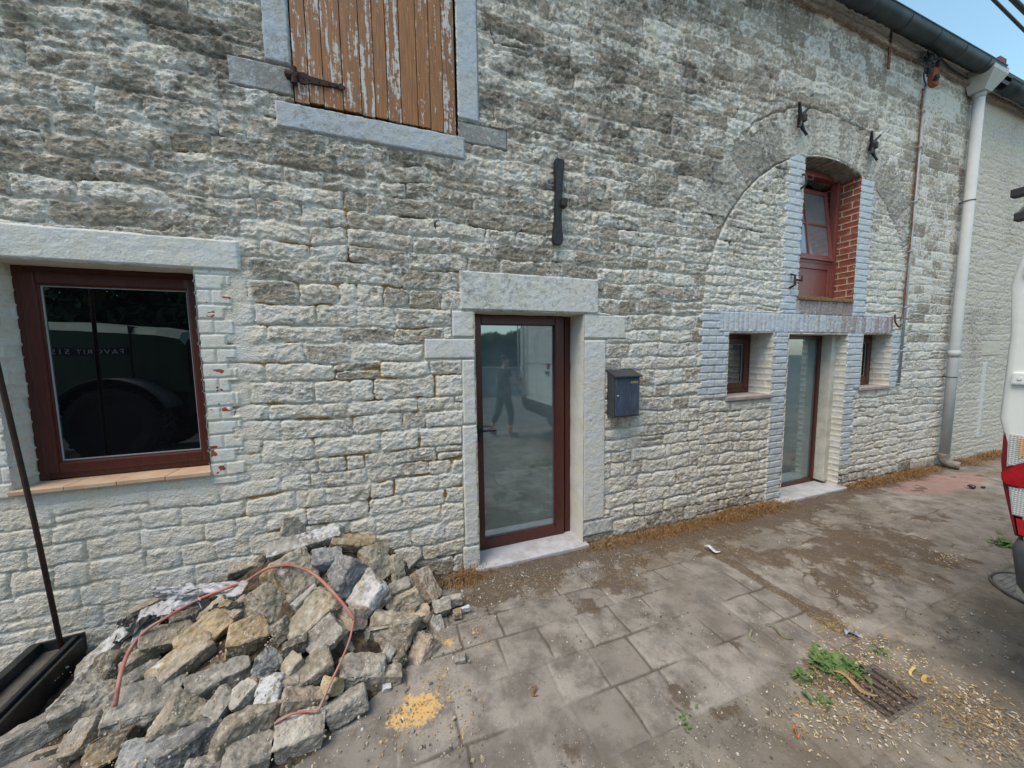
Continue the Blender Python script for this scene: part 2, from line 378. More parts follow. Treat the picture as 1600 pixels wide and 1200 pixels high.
# left bay, thickly limewashed below the left window
lime = sstep(-.55, -.95, X)*sstep(1.05, .75, Z+.1*n1)
h = h*(1-.38*lime)
smear = np.exp(-((X+.93)/.09)**2)*sstep(.7, .8, Z)*sstep(2.25, 2.15, Z)*sstep(-.2,.1,n2+.25)
under = sstep(.70, .74, Z+.05*n2)*(Z < .9)*(X > -2.3)*(X < -1.1)
h = h*(1-.8*smear)*(1-.75*under)
w = .78-.36*up+.16*(fbm(X*.9+9, Z*1.4, 3, 57))+.25*n1+.40*(r1-.5)+.30*fb+.30*fbm(X*5+2, Z*8, 4, 58)
w = w+up*(.30*sstep(.35, .0, de/.04)-.10*pit)
worn = sstep(.45, 1.05, r2*.75+.35*n1+.34*sstep(.7, 2.3, Z)+.35*(fb+.1)); w = w-.50*worn*sstep(.004, .030, de)*(1-up)+.22*groove*(1-up)*(1-np.clip(crack, 0, 1))
w = np.where(inarch, .78+.2*n1+.2*(r1-.5)-.16*sstep(2.0, 3.0, Z), w)
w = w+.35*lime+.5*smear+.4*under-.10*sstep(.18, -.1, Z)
band = np.exp(-((Z-2.32)/.22)**2)*(X < 3)
w = w-.22*band*sstep(-.1, .5, n1+.4*(r2-.3))
w = np.where(X > XH, .66+.4*n1+.25*sstep(1.6, .6, Z+.3*n1), w)
w = w+.08*rightfade
och = sstep(.12,.5,groove)*sstep(.02, .45, fbm(X*3, Z*6, 3, 101)+.26)*(1-up)*sstep(-1.3, -.8, X)*sstep(2.2, .9, X)*sstep(.15, .45, Z)*.95
och = och+.35*groove*sstep(.1, .5, fbm(X*2, Z*4, 3, 103))*up
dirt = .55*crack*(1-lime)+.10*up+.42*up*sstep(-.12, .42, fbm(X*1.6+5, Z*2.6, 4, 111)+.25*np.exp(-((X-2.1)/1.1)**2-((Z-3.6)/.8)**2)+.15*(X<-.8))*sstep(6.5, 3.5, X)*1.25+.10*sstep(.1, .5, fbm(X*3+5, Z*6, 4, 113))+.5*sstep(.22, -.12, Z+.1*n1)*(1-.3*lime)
dirt = dirt+.3*np.exp(-((X-1.40)/.05)**2-((Z-2.42)/.16)**2)+.32*np.exp(-((X-2.13)/.16)**2-((Z-.90)/.10)**2)  # extra darker spots below the wall anchor and below the mailbox
dirt = dirt*np.where(X > XH, .6, 1)
REG = np.zeros(X.shape, int)      # 0 rubble
stone = r2.copy()
# ---- voussoir ring
th = np.arctan2(Z-ACZ, X-ACX); s_ = th*2.15+.012*fbm(X*5,Z*5,2,121); vl = .085
k = np.floor(s_/vl); dv_ = np.minimum(s_-k*vl, (k+1)*vl-s_); rk = np.sin(k*91.7)*4375.85; rk = rk-np.floor(rk)
arrn = arr+.022*fbm(X*7, Z*7, 2, 131)
ring = (th < 2.62) & (arrn > AR0) & (arrn < AR1+.05*np.sin(k*3.1)) & (Z > ACZ+.12) & (X < 6.75)
gv = 1-sstep(.003, .009, dv_); edg = 1-sstep(.004, .012, np.minimum(arrn-AR0, 9))
hv = .004+.006*(rk-.5)-.010*gv*(.3+.7*(n1>0))+.007*f2+.008*fb-.018*edg
faded = sstep(0.35, -.1, th-.3)
REG[ring] = 1; h = np.where(ring, hv*(1-.6*faded), h)
w = np.where(ring, .50+.3*(rk-.5)+.3*n1+.25*fb+.12*sstep(1.2, 1.7, th)*sstep(2.2,1.6,th), w); stone = np.where(ring, rk, stone); och = np.where(ring, 0, och)
# crack over the arch
cr = np.abs(arr-(AR1+.04+.05*perlin(X*2, Z*2, 141)+.02*perlin(X*9,Z*9,142))); crk = (1-sstep(.004, .013, cr))*(Z > 3.9)*(X > 3.6)*(X < 5.6)
crk = np.maximum(crk, (1-sstep(.003, .011, np.abs(arr-AR0+.01*perlin(X*8, Z*8, 143))))*(X < 4.4)*(Z > 2.5))
h = h-.035*crk
# ---- brickwork painted pale blue
def inr(x0, x1, z0, z1, jit=0.0):
    j = jit*np.floor((Z/.078) % 2) if jit else 0
    return (X > x0-j) & (X < x1+j) & (Z > z0) & (Z < z1)
bl = inr(3.08, 3.45, 1.13, 2.07, .05) | inr(4.15, 4.415, -.2, 1.84, .0)
bl |= inr(5.53, 5.86, 1.13, 1.84) | inr(5.53, 5.74, .1, 1.13, .05) | inr(6.53, 6.72, 1.08, 1.84, .05) | inr(3.10, 6.52, 1.835, 2.07)
bl |= inr(4.27, 4.53, 2.07, 3.90, .04) & (arr < AR0+.01) | inr(5.58, 5.84, 2.07, 3.75, .03) | inr(4.50, 5.60, 2.05, 2.24)
du, dv, rb = bricks(X+.004*n2, Z+.004*n2, .205, .078)
sold = inr(3.32, 6.52, 1.835, 2.07) | inr(4.50, 5.60, 2.05, 2.24)
du2 = X % .072; du2 = np.minimum(du2, .072-du2); kk = np.floor(X/.072)+np.floor((Z-.02)/.205)*7; rs2 = np.sin(kk*77.7)*937.3; rs2 = rs2-np.floor(rs2)
dbe = np.where(sold, np.minimum(du2, np.minimum(np.abs(Z-2.06), np.abs(Z-1.84))), np.minimum(du, dv)); rb = np.where(sold, rs2, rb)
gb = 1-sstep(.002, .008, dbe)
hb = .012+.008*(rb-.5)-.013*gb+.0035*fb+.002*f2
REG[bl] = 2; h = np.where(bl, hb, h)
fadeb = sstep(4.0, 5.6, X)*sold
w = np.where(bl, .86+.2*n1+.15*(rb-.5)-.42*fadeb*(.5+rb)-.32*(sold & (Z > 2.07))*1.0-.15*sold*rb, w)
stone = np.where(bl, rb*.9, stone); och = np.where(bl, np.where(sold, .30*fadeb*(rb > .55), 0)+gb*.0, och); dirt = np.where(bl, .10+.3*gb*(n2>0), dirt)
# ---- white painted brick quoins of the left window
wq = inr(-1.15, -1.01, .80, 2.185, .045) | inr(-2.62, -2.07, .84, 2.185)
dq, dr, rq = bricks(X+1.15, Z+.003*n2, .16, .094)
gq = 1-sstep(.002, .008, np.minimum(dq, dr))
REG[wq] = 3; h = np.where(wq, .010+.004*(rq-.5)-.009*gq+.003*fb, h); w = np.where(wq, 1.0, w); stone = np.where(wq, rq, stone)
chip = sstep(.18, .34, fbm(X*11+2, Z*15, 3, 151))*np.maximum(1.0*((np.abs(Z-1.42) < .14) | (np.abs(Z-.96) < .1)), .8*(np.abs(Z-1.95) < .10))*(X > -1.2)
och = np.where(wq, chip*(1-gq), och); dirt = np.where(wq, .05, dirt)
# ---- dressed stones: each a part of its own (code, name, rects, level, whiteness)
DR = []
def dress(code, rc, lev=.014, wh=.8, mat='dressed', lab=None, nm='dressed_stone'):
    global h, w, och, dirt, stone
    x0, x1, z0, z1 = rc; a = (X > x0) & (X < x1) & (Z > z0) & (Z < z1)
    d = np.minimum(np.minimum(X-x0, x1-X), np.minimum(Z-z0, z1-Z))+.003*n2
    g_ = 1-sstep(.001, .011, d)
    REG[a] = code; h = np.where(a, lev+.0035*fb+.0015*f2-.024*g_-.002*pit, h)
    w = np.where(a, wh+.35*n1+.15*fb, w); och = np.where(a, 0, och); dirt = np.where(a, .12+.28*sstep(.2, .6, fbm(X*2.1, Z*4, 3, 161+code)), dirt); stone = np.where(a, .5, stone)
    DR.append((code, nm, mat, lab))
dress(10, (-3.1, -.90, 2.19, 2.385), .02, 1.05, nm='lintel', lab='long white painted lintel above the large left window')
dress(12, (.53, 1.81, 1.987, 2.30), .020, .62, nm='lintel', lab='pale dressed stone lintel above the glass door')
dress(13, (.46, .645, 1.77, 1.985), .010, .95, nm='jamb_stone')
dress(14, rect(662, 522, 742, 558)[:1]+(.645,)+(1.60, 1.765), .012, 1.0, nm='jamb_stone')
dress(15, (.53, .645, 1.06, 1.595), .014, 1.0, nm='jamb_stone')
dress(16, (.52, .645, .02, 1.055), .013, 1.0, nm='jamb_stone')
dress(17, (.50, .645, -.2, .015), .012, .7, nm='jamb_stone')
dress(18, (1.655, 2.12, 1.76, 1.985), .010, .8, nm='jamb_stone')
dress(19, (1.655, 1.90, .03, 1.755), .012, .95, nm='jamb_stone')
dress(20, (1.655, 2.0, -.13, .02), .008, .5, nm='jamb_stone')
dress(21, (-.69, -.535, 3.52, 4.9), .016, .72, 'dressed_grey', nm='jamb_stone')
dress(22, (-.89, -.535, 3.335, 3.515), .010, .35, 'dressed_grey', nm='jamb_stone')
dress(23, (.552, .72, 3.42, 4.9), .014, .78, 'dressed_grey', nm='jamb_stone')
dress(24, (.552, .95, 3.26, 3.415), .005, .30, 'dressed_grey', nm='jamb_stone')
dress(25, (-.645, .60, 3.125, 3.295), .024, .75, 'dressed_grey', nm='window_sill', lab='grey bluestone sill under the boarded shutter')
dress(26, (9.15, 9.75, 1.50, 1.75), .004, .75, 'rubble2', nm='dressed_stone')
dress(27, (9.2, 9.34, .12, 1.40), .010, .95, 'dressed', nm='pilaster_strip', lab='pale vertical strip near the far end of the wall')
# top ledge row of pale blocks under the gutter and its mortar seam
seamz = 5.335+.03*perlin(X*1.1, X*0, 171)+.012*perlin(X*5, X*0, 172)
h = h+(Z > seamz)*.03*(X > 3)
w = np.where((Z > seamz) & (X > 3) & (REG == 0), .85, w); dirt = np.where((Z > seamz) & (X > 3), dirt*.3, dirt)
h = h*np.minimum(1, .25+Z*0+1)
P = np.stack([X, -h, Z], -1)
# arch head of the upper window: snap the nearest row onto the curve
xs0, xs1 = OPEN['uw'][:2]
for j in np.where((gx >= xs0-1e-6) & (gx <= xs1+1e-6))[0]:
    zt = float(uwtop(gx[j])); i = int(np.argmin(np.abs(gz-zt))); P[i, j, 2] = zt
cx = (gx[:-1]+gx[1:])/2; cz = (gz[:-1]+gz[1:])/2; CX, CZ = np.meshgrid(cx, cz)
hole = np.zeros(CX.shape, bool)
for kx, (x0, x1, z0, z1) in OPEN.items():
    if kx == 'uw':
        ii = np.array([int(np.argmin(np.abs(gz-float(uwtop(v))))) for v in gx]); 
        top = np.minimum(ii[:-1], ii[1:]); rows = np.arange(len(cz))[:, None]
        hole |= (CX > x0) & (CX < x1) & (CZ > z0) & (rows < top[None, :])
    else: hole |= (CX > x0) & (CX < x1) & (CZ > z0) & (CZ < z1)
RQ = REG[:-1, :-1]
A = {'mk': np.stack([np.clip(w, 0, 1.3), np.clip(och, 0, 1), np.clip(stone, 0, 1), np.clip(dirt, 0, 1)], -1)}
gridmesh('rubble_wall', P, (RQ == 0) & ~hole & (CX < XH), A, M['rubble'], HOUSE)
gridmesh('rubble_wall', P, (RQ == 0) & ~hole & (CX >= XH), A, M['rubble2'], NEIGH)
gridmesh('relieving_arch', P, (RQ == 1) & ~hole, A, M['arch'], HOUSE)
gridmesh('brick_surround', P, (RQ == 2) & ~hole, A, M['paintbrick'], HOUSE)['label'] = 'pale blue painted brick around the narrow glass door and small windows'
gridmesh('brick_quoin', P, (RQ == 3) & ~hole & (CX > -1.6), A, M['whitebrick'], HOUSE)
gridmesh('brick_quoin', P, (RQ == 3) & ~hole & (CX < -1.6), A, M['whitebrick'], HOUSE)
for code, nm, mt, lab in DR:
    m_ = (RQ == code) & ~hole
    if not m_.any(): continue
    o = gridmesh(nm, P, m_, A, M[mt], NEIGH if code in (26, 27) else HOUSE)
    if lab: o['label'] = lab
del P, A

# ---- reveals: bricked or plastered linings behind each opening
def reveal_panel(name, p0, du_, dv_, wid, hei, kind, mat, parent=HOUSE, sp=.012):
    """a relief panel from corner p0 spanning du_*wid, dv_*hei"""
    nu = max(3, int(wid/sp)); nv = max(3, int(hei/sp)); a, b = np.meshgrid(np.linspace(0, wid, nu), np.linspace(0, hei, nv))
    du_ = np.array(du_, float); dv_ = np.array(dv_, float); nrm = np.cross(du_, dv_)
    s1, s2, rr = bricks(a+.03, b, .2, .078); g_ = 1-sstep(.003, .009, np.minimum(s1, s2)); nn = fbm(a*6+p0[0]*3, b*6, 4, 201); nl = fbm(a*2+p0[0]*5, b*2, 3, 205)
    if kind == 'brick': hh = .006*(rr-.5)-.009*g_+.004*nn
    elif kind == 'red': hh = .006*(rr-.5)-.006*g_+.003*nn
    else: hh = .006*nn
    pts = np.array(p0)[None, None]+a[..., None]*du_+b[..., None]*dv_+nrm*hh[..., None]
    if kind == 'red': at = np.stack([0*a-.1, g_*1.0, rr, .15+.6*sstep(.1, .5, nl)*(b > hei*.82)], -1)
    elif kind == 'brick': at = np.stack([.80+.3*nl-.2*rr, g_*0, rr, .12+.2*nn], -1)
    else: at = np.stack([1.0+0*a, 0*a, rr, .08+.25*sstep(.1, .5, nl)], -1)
    return gridmesh(name, pts, np.ones((nv-1, nu-1), bool), {'mk': np.clip(at, 0, 1.3)}, mat, parent)
def lining(k, depth, kr, kt='plaster', matr='whitebrick', matl=None, top=True, sl=0.0):
    x0, x1, z0, z1 = OPEN[k]; e = .004
    hR = (z1 if k != 'uw' else float(uwtop(x1)))-z0; hL = (z1 if k != 'uw' else float(uwtop(x0)))-z0
    reveal_panel('reveal', (x1-e+.004, -.014, z0), (-sl, 1, 0), (0, 0, 1), depth, hR, kr, M[matr])          # right side
    reveal_panel('reveal', (x0+e-.004, depth-.014, z0), (0, -1, 0), (0, 0, 1), depth, hL, kr, M[matl or matr])   # left side
    if top and k != 'uw': reveal_panel('soffit', (x0, -.012, z1), (1, 0, 0), (0, 1, 0), x1-x0, depth, kt, M['whitebrick'] if kt == 'plaster' else M['rubble'])
lining('lw', .22, 'brick'); lining('door', .32, 'plaster'); lining('sw1', .30, 'brick', matr='whitebrick'); lining('sd', .34, 'brick', matr='whitebrick')
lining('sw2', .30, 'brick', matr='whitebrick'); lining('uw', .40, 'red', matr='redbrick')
# stepped brick return inside the narrow door
boxo('reveal', 5.44, 5.535, .10, .30, -.14, 1.825, M['reveal'], HOUSE, .008)
# vaulted soffit of the upper window: dark rough voussoirs
uu = np.linspace(OPEN['uw'][0], OPEN['uw'][1], 90); dd = np.linspace(-.012, .42, 36); UU, DD = np.meshgrid(uu, dd)
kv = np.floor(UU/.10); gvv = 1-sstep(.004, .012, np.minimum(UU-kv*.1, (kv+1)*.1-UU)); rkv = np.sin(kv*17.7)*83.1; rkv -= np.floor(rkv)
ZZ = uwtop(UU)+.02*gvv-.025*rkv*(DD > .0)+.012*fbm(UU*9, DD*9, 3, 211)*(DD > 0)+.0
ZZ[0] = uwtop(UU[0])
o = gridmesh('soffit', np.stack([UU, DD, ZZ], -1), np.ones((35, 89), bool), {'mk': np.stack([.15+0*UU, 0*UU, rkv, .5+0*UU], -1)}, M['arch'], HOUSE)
# house body: back, ends, inner side (seen only as darkness through the panes)
bm = bmesh.new(); box(bm, -7, 20, 5.6, 5.8, -.3, 5.7); box(bm, -7.2, -7, 0.05, 5.8, -.3, 5.7); box(bm, 20, 20.2, .05, 5.8, -.3, 5.7)
box(bm, -7, 20, .05, 5.6, -.34, -.30)
fin(bm, 'back_wall', M['inside'], HOUSE)
bm = bmesh.new()     # masonry core behind the facing, so the reveals are solid
zs = [-.3, .85]; cuts = sorted([OPEN[k][0]-.03 for k in OPEN]+[OPEN[k][1]+.03 for k in OPEN]+[-7, 20])
for a_, b_ in zip(cuts[:-1], cuts[1:]):
    mid = (a_+b_)/2; op = sorted([OPEN[k] for k in OPEN if OPEN[k][0]-.031 <= mid <= OPEN[k][1]+.031], key=lambda q: q[2]); z = -.3
    for q in op:
        if q[2]-.05 > z: box(bm, a_, b_, .07, .42, z, q[2]-.05)
        z = q[3]+.05
    if z < 5.6: box(bm, a_, b_, .07, .42, z, 5.65)
fin(bm, 'wall_core', M['inside'], HOUSE)
bm = bmesh.new()
for y0, z0, y1, z1 in ((-.17, 5.585, 2.9, 7.9), (5.96, 5.585, 2.9, 7.9)):
    vs = [bm.verts.new(c) for c in ((-7.2, y0, z0), (8.2, y0, z0), (8.2, y1, z1), (-7.2, y1, z1), (-7.2, y0, z0+.06), (8.2, y0, z0+.06), (8.2, y1, z1+.06), (-7.2, y1, z1+.06))]
    for f in ((0, 3, 2, 1), (4, 5, 6, 7), (0, 1, 5, 4), (1, 2, 6, 5), (2, 3, 7, 6), (3, 0, 4, 7)): bm.faces.new([vs[i] for i in f])
fin(bm, 'roof', M['slate'], HOUSE)
bm = bmesh.new()
for y0, z0, y1, z1 in ((-.17, 5.50, 2.9, 7.75), (5.96, 5.50, 2.9, 7.75)):
    vs = [bm.verts.new(c) for c in ((8.3, y0, z0), (20.2, y0, z0), (20.2, y1, z1), (8.3, y1, z1), (8.3, y0, z0+.06), (20.2, y0, z0+.06), (20.2, y1, z1+.06), (8.3, y1, z1+.06))]
    for f in ((0, 3, 2, 1), (4, 5, 6, 7), (0, 1, 5, 4), (1, 2, 6, 5), (2, 3, 7, 6), (3, 0, 4, 7)): bm.faces.new([vs[i] for i in f])
fin(bm, 'roof', M['slate'], NEIGH)
# ------------------------------------------------------------------ joinery
def frame_ring(bm, x0, x1, z0, z1, y0, y1, wd, wz=None, bev=.006):
    wz = wz or wd
    box(bm, x0, x0+wd, y0, y1, z0, z1, bev); box(bm, x1-wd, x1, y0, y1, z0, z1, bev)
    box(bm, x0+wd-.001, x1-wd+.001, y0+.0015, y1, z0, z0+wz, bev); box(bm, x0+wd-.001, x1-wd+.001, y0+.0015, y1, z1-wz, z1, bev)
def casement(parent_name, lab, x0, x1, z0, z1, y, fw, sw, gl, mat='mahog', kind='window'):
    """fixed frame with a sash and one pane: children of a window part"""
    bm = bmesh.new(); frame_ring(bm, x0, x1, z0, z1, y+.012, y+.075, fw)
    fr = fin(bm, kind, M[mat], HOUSE)
    if lab: fr['label'] = lab
    bm = bmesh.new(); frame_ring(bm, x0+fw-.014, x1-fw+.014, z0+fw-.014, z1-fw+.014, y-.002, y+.055, sw, bev=.009)
    frame_ring(bm, x0+fw+sw-.018, x1-fw-sw+.018, z0+fw+sw-.018, z1-fw-sw+.018, y+.010, y+.05, .012, bev=.004)
    fin(bm, 'sash', M[mat], fr)
    g = boxo('glass', x0+fw+sw-.02, x1-fw-sw+.02, y+.026, y+.032, z0+fw+sw-.02, z1-fw-sw+.02, M[gl], fr)
    bm = bmesh.new(); frame_ring(bm, x0+fw+sw-.008, x1-fw-sw+.008, z0+fw+sw-.008, z1-fw-sw+.008, y+.020, y+.0255, .008, bev=0)
    fin(bm, 'seal', M['cond'], fr)
    return fr
lw = casement('window', 'large dark red-brown window reflecting a tractor', -2.07, -1.15, .895, 2.19, .135, .052, .066, 'glass_dark')
# terracotta sill, tiles butted
for i in range(4):
    a = -2.075+i*.2325
    boxo('sill_tile', a+.0015, a+.231, -.035, .145, .868, .893, M['terracotta'], lw, .003, Matrix.Translation((0, 0, random.uniform(-.001, .001))))
sw1 = casement('window', 'small square brown window left of the narrow glass door', 3.45, 4.145, 1.13, 1.84, .235, .07, .06, 'glass_dark')
sw2 = casement('window', 'small brown window right of the narrow glass door', 5.86, 6.53, 1.13, 1.84, .185, .07, .06, 'glass_dark')
for q, a, b, d in ((sw1, 3.44, 4.16, .24), (sw2, 5.85, 6.54, .19)): boxo('sill', a, b, -.03, d, 1.085, 1.128, M['sill'], q, .008)
# glass door
bm = bmesh.new(); frame_ring(bm, .60, 1.66, -.235, 2.02, .235, .33, .065, bev=.006); dr = fin(bm, 'door', M['mahog'], HOUSE); dr['label'] = 'brown framed full glass door under the stone lintel'
bm = bmesh.new(); frame_ring(bm, .66, 1.572, -.185, 1.995, .205, .28, .095, .10, bev=.008)
frame_ring(bm, .743, 1.489, -.095, 1.907, .222, .27, .014, bev=.004); fin(bm, 'leaf', M['mahog'], dr)
boxo('glass', .75, 1.482, .244, .250, -.092, 1.902, M['glass_door'], dr)
bm = bmesh.new(); tube(bm, [(.722, .20, .955), (.722, .150, .955)], .010, 8); tube(bm, [(.718, .152, .955), (.78, .147, .957), (.862, .150, .952)], [.010, .009, .008], 8)
box(bm, .703, .741, .194, .204, .84, 1.0, .004); fin(bm, 'handle', M['black'], dr, True)
boxo('threshold', .60, 1.70, -.06, .235, -.30, -.176, M['thresh'], dr, .01)
# narrow glass door in brick
bm = bmesh.new(); frame_ring(bm, 4.33, 5.50, -.235, 1.86, .235, .32, .05, bev=.006); d2 = fin(bm, 'door', M['mahog'], HOUSE); d2['label'] = 'narrow brown framed glass door in the blue painted brickwork'
bm = bmesh.new(); frame_ring(bm, 4.37, 5.458, -.20, 1.85, .215, .27, .07, .075, bev=.008); fin(bm, 'leaf', M['mahog'], d2)
boxo('glass', 4.42, 5.395, .240, .246, -.13, 1.78, M['glass_door'], d2)
boxo('threshold', 4.34, 5.60, -.09, .235, -.30, -.175, M['thresh'], d2, .01)
# upper arched window, sash tilted inwards at the top
uw = empty('upper_window', (5.05, .2, 2.24)); uw.parent = HOUSE; uw.matrix_parent_inverse = pw(HOUSE).inverted(); uw['label'] = 'old red window with an open tilting sash under the arch'
bm = bmesh.new(); box(bm, 5.515, 5.578, .19, .27, 2.245, 3.93, .006); box(bm, 4.53, 4.59, .19, .27, 2.245, 3.93, .006)
box(bm, 4.59, 5.515, .192, .27, 2.74, 2.80, .006); box(bm, 4.59, 5.515, .192, .27, 3.78, 3.84, .006); box(bm, 4.59, 5.515, .17, .215, 2.775, 2.80, .004)
fin(bm, 'frame', M['redpaint'], uw)
bm = bmesh.new(); box(bm, 4.59, 5.515, .212, .25, 2.245, 2.745, .004); frame_ring(bm, 4.59, 5.515, 2.245, 2.745, .196, .22, .085, .075, bev=.005); fin(bm, 'panel', M['redpaint'], uw)
TM = Matrix.Translation((5.05, .205, 2.80)) @ Matrix.Rotation(R(-7.5), 4, 'X')
bm = bmesh.new(); frame_ring(bm, -.455, .455, 0, .90, -.018, .022, .05, .05, bev=.005); box(bm, -.016, .016, -.016, .020, .05, .85, .004); box(bm, -.41, .41, -.014, .018, .435, .463, .004)
box(bm, .42, .46, -.022, .024, -.01, .91, .004)
for v in bm.verts: v.co = TM @ v.co
fin(bm, 'sash', M['redpaint'], uw)
boxo('glass', -.42, .42, -.002, .002, .04, .86, M['glass_old'], uw, M=TM)
bm = bmesh.new()      # rough mossy sill edge
nx_ = 60
for i in range(nx_):
    a = 4.54+i*(1.03/nx_); hgt = .022+.02*abs(math.sin(i*1.7))*random.random(); box(bm, a, a+.02, -.03+random.uniform(-.012, .012), .20, 2.225, 2.235+hgt, .004)
fin(bm, 'mossy_sill', M['moss'], uw)
# iron hinge pintles beside the upper window
for px, py in ((1257, 283), (1240, 438)):
    q = wallp(px, py, -.02); bm = bmesh.new()
    tube(bm, [(q[0]-.03, -.01, q[2]+.07), (q[0]-.03, -.05, q[2]+.05), (q[0]-.03, -.055, q[2]-.06), (q[0]-.05, -.01, q[2]-.09)], .012, 6)
    tube(bm, [(q[0]-.03, -.05, q[2]), (q[0]+.05, -.075, q[2]-.01)], .012, 6); tube(bm, [(q[0]+.05, -.075, q[2]-.02), (q[0]+.05, -.075, q[2]+.05)], .009, 6)
    fin(bm, 'hinge_pintle', M['rust'], HOUSE, True)
# wooden shutter of eleven boards
b = NB('flaking_brown_boards'); oi = b.n('ShaderNodeObjectInfo').outputs['Random']
vz = b.coord('Object', (26, 26, 1.6)); off = b.n('ShaderNodeVectorMath', operation='ADD'); b.t.links.new(b.coord('Object', (16, 16, 1.3)), off.inputs[0])
cmb = b.n('ShaderNodeCombineXYZ'); 
for i in range(3): b.t.links.new(b.ma('MULTIPLY', oi, 37.0+i*11), cmb.inputs[i])
b.t.links.new(cmb.outputs[0], off.inputs[1])
grain = b.noise(3.2, 8, .65, b.coord('Object', (60, 60, 2.2))); flake = b.noise(2.1, 10, .72, off.outputs[0]); fl2 = b.noise(38, 5, .6)
wood = b.mix(b.step(grain, .3, .7), (.36, .135, .025), (.15, .056, .016)); wood = b.mix(b.ma('MULTIPLY', b.step(b.noise(2.3, 4, .6, off.outputs[0]), .55, .8), .7), wood, (.20, .15, .11))
wood = b.mix(b.ma('MULTIPLY', b.ma('SUBTRACT', oi, .5), .7, clamp=True), wood, (.12, .06, .03))
fk = b.ma('ADD', b.ma('ADD', b.ma('MULTIPLY', flake, 1.0), b.ma('MULTIPLY', fl2, .35)), b.ma('MULTIPLY', b.ma('SUBTRACT', oi, .5), .16))
fm = b.step(fk, .752, .785)
b.bump(b.ma('ADD', b.ma('MULTIPLY', grain, .6), b.ma('MULTIPLY', fm, .35)), .5, .004)
M['boards'] = b.fin(b.mix(fm, wood, (.50, .47, .43)), b.mix(fm, (.6,)*3, (.8,)*3))
sh = empty('shutter', (0, -.02, 3.3)); sh.parent = HOUSE; sh.matrix_parent_inverse = pw(HOUSE).inverted(); sh['label'] = 'boarded brown shutter with flaking white paint'
edges = [452.5, 476, 499, 529.5, 558.5, 580, 600, 621.5, 647.5, 667.5, 688, 707.5]
ex = [float(wallp(e, 4, 0)[0]) for e in edges]; ex = [(e-ex[0])/(ex[-1]-ex[0])*1.065-.528 for e in ex]
for i in range(11):
    x0, x1 = ex[i]+.0022, ex[i+1]-.0022; zb = 3.312+random.uniform(-.006, .010)+(.0 if i < 7 else -.004*(i-7))
    bm = bmesh.new(); box(bm, x0, x1, -.012+random.uniform(-.003, .003), .02, zb, 4.62, .003)
    bmesh.ops.subdivide_edges(bm, edges=[e for e in bm.edges if abs(e.verts[0].co.x-e.verts[1].co.x) > .02 and abs(e.verts[0].co.z-zb) < .02], cuts=5)
    for v in bm.verts:
        if v.co.z < zb+.02: v.co.z += random.uniform(-.004, .004)
    fin(bm, 'board', M['boards'], sh)
boxo('backing', -.53, .55, .03, .05, 3.296, 4.62, M['inside'], sh)
bm = bmesh.new()     # strap hinge
q0 = wallp(447, 103, -.03); q1 = wallp(470, 105, -.03); q2 = wallp(526, 124, -.03)
def strap(bm, pts, y0, y1):
    prism(bm, pts, y0, y1)
ax, az = q0[0], q0[2]; zz = 3.455
prism(bm, [(-.50, zz+.030), (-.465, zz+.038), (-.43, zz+.022), (-.26, zz+.012), (-.245, zz+.022), (-.215, zz), (-.245, zz-.022), (-.26, zz-.012), (-.43, zz-.020), (-.465, zz-.036), (-.50, zz-.026)], -.024, -.016)
tube(bm, [(-.52, -.03, zz-.05), (-.52, -.03, zz+.05)], .018, 10); tube(bm, [(-.52, -.03, zz), (-.56, -.01, zz+.008)], [.02, .03], 10); tube(bm, [(-.50, -.026, zz), (-.53, -.026, zz)], .024, 8)
for bx in (-.47, -.44, -.38, -.32, -.27): tube(bm, [(bx, -.024, zz), (bx, -.028, zz)], .006, 6)
fin(bm, 'strap_hinge', M['rust'], sh)
# wall anchors
q = wallp(871, 318, -.03); xa = 1.395
bm = bmesh.new(); ol = []
za, zb = 2.56, 3.25; prof = [(0, .032), (.04, .043), (.10, .044), (.18, .034), (.30, .028), (.5, .027), (.62, .028), (.78, .034), (.9, .042), (.97, .042), (1, .036)]
ol = [(xa+w_-.018+.018*t, za+t*(zb-za)) for t, w_ in prof]+[(xa-w_-.018+.018*t, za+t*(zb-za)) for t, w_ in prof[::-1]]
prism(bm, ol, -.055, -.015); box(bm, xa-.0, xa+.055, -.09, -.02, 2.86, 2.93, .01)
o = fin(bm, 'wall_anchor', M['blackiron'], HOUSE); o['label'] = 'black upright iron wall anchor above the glass door'
for px, py, ang, lab in ((1252, 188, -6, 'black X shaped wall anchor on the arch crown'), (1363, 230, -4, 'black X shaped wall anchor at the right of the arch')):
    q = wallp(px, py, -.04); bm = bmesh.new(); cx_, cz_ = float(q[0]), float(q[2]); s_ = .85
    tube(bm, smoothpath([(cx_-.11*s_, -.07, cz_+.15), (cx_-.05, -.05, cz_+.10), (cx_-.005, -.04, cz_), (cx_+.02, -.045, cz_-.08), (cx_+.09*s_, -.06, cz_-.15)], 3), [.013]*3+[.018]*7+[.013]*3, 6)
    tube(bm, smoothpath([(cx_+.10*s_, -.07, cz_+.14), (cx_+.03, -.05, cz_+.08), (cx_+.0, -.05, cz_-.0), (cx_-.03, -.05, cz_-.07), (cx_-.09*s_, -.06, cz_-.09)], 3), [.013]*3+[.018]*7+[.012]*3, 6)
    box(bm, cx_-.02, cx_+.02, -.09, -.01, cz_-.03, cz_+.04, .006)
    fin(bm, 'wall_anchor', M['blackiron'], HOUSE, True)['label'] = lab
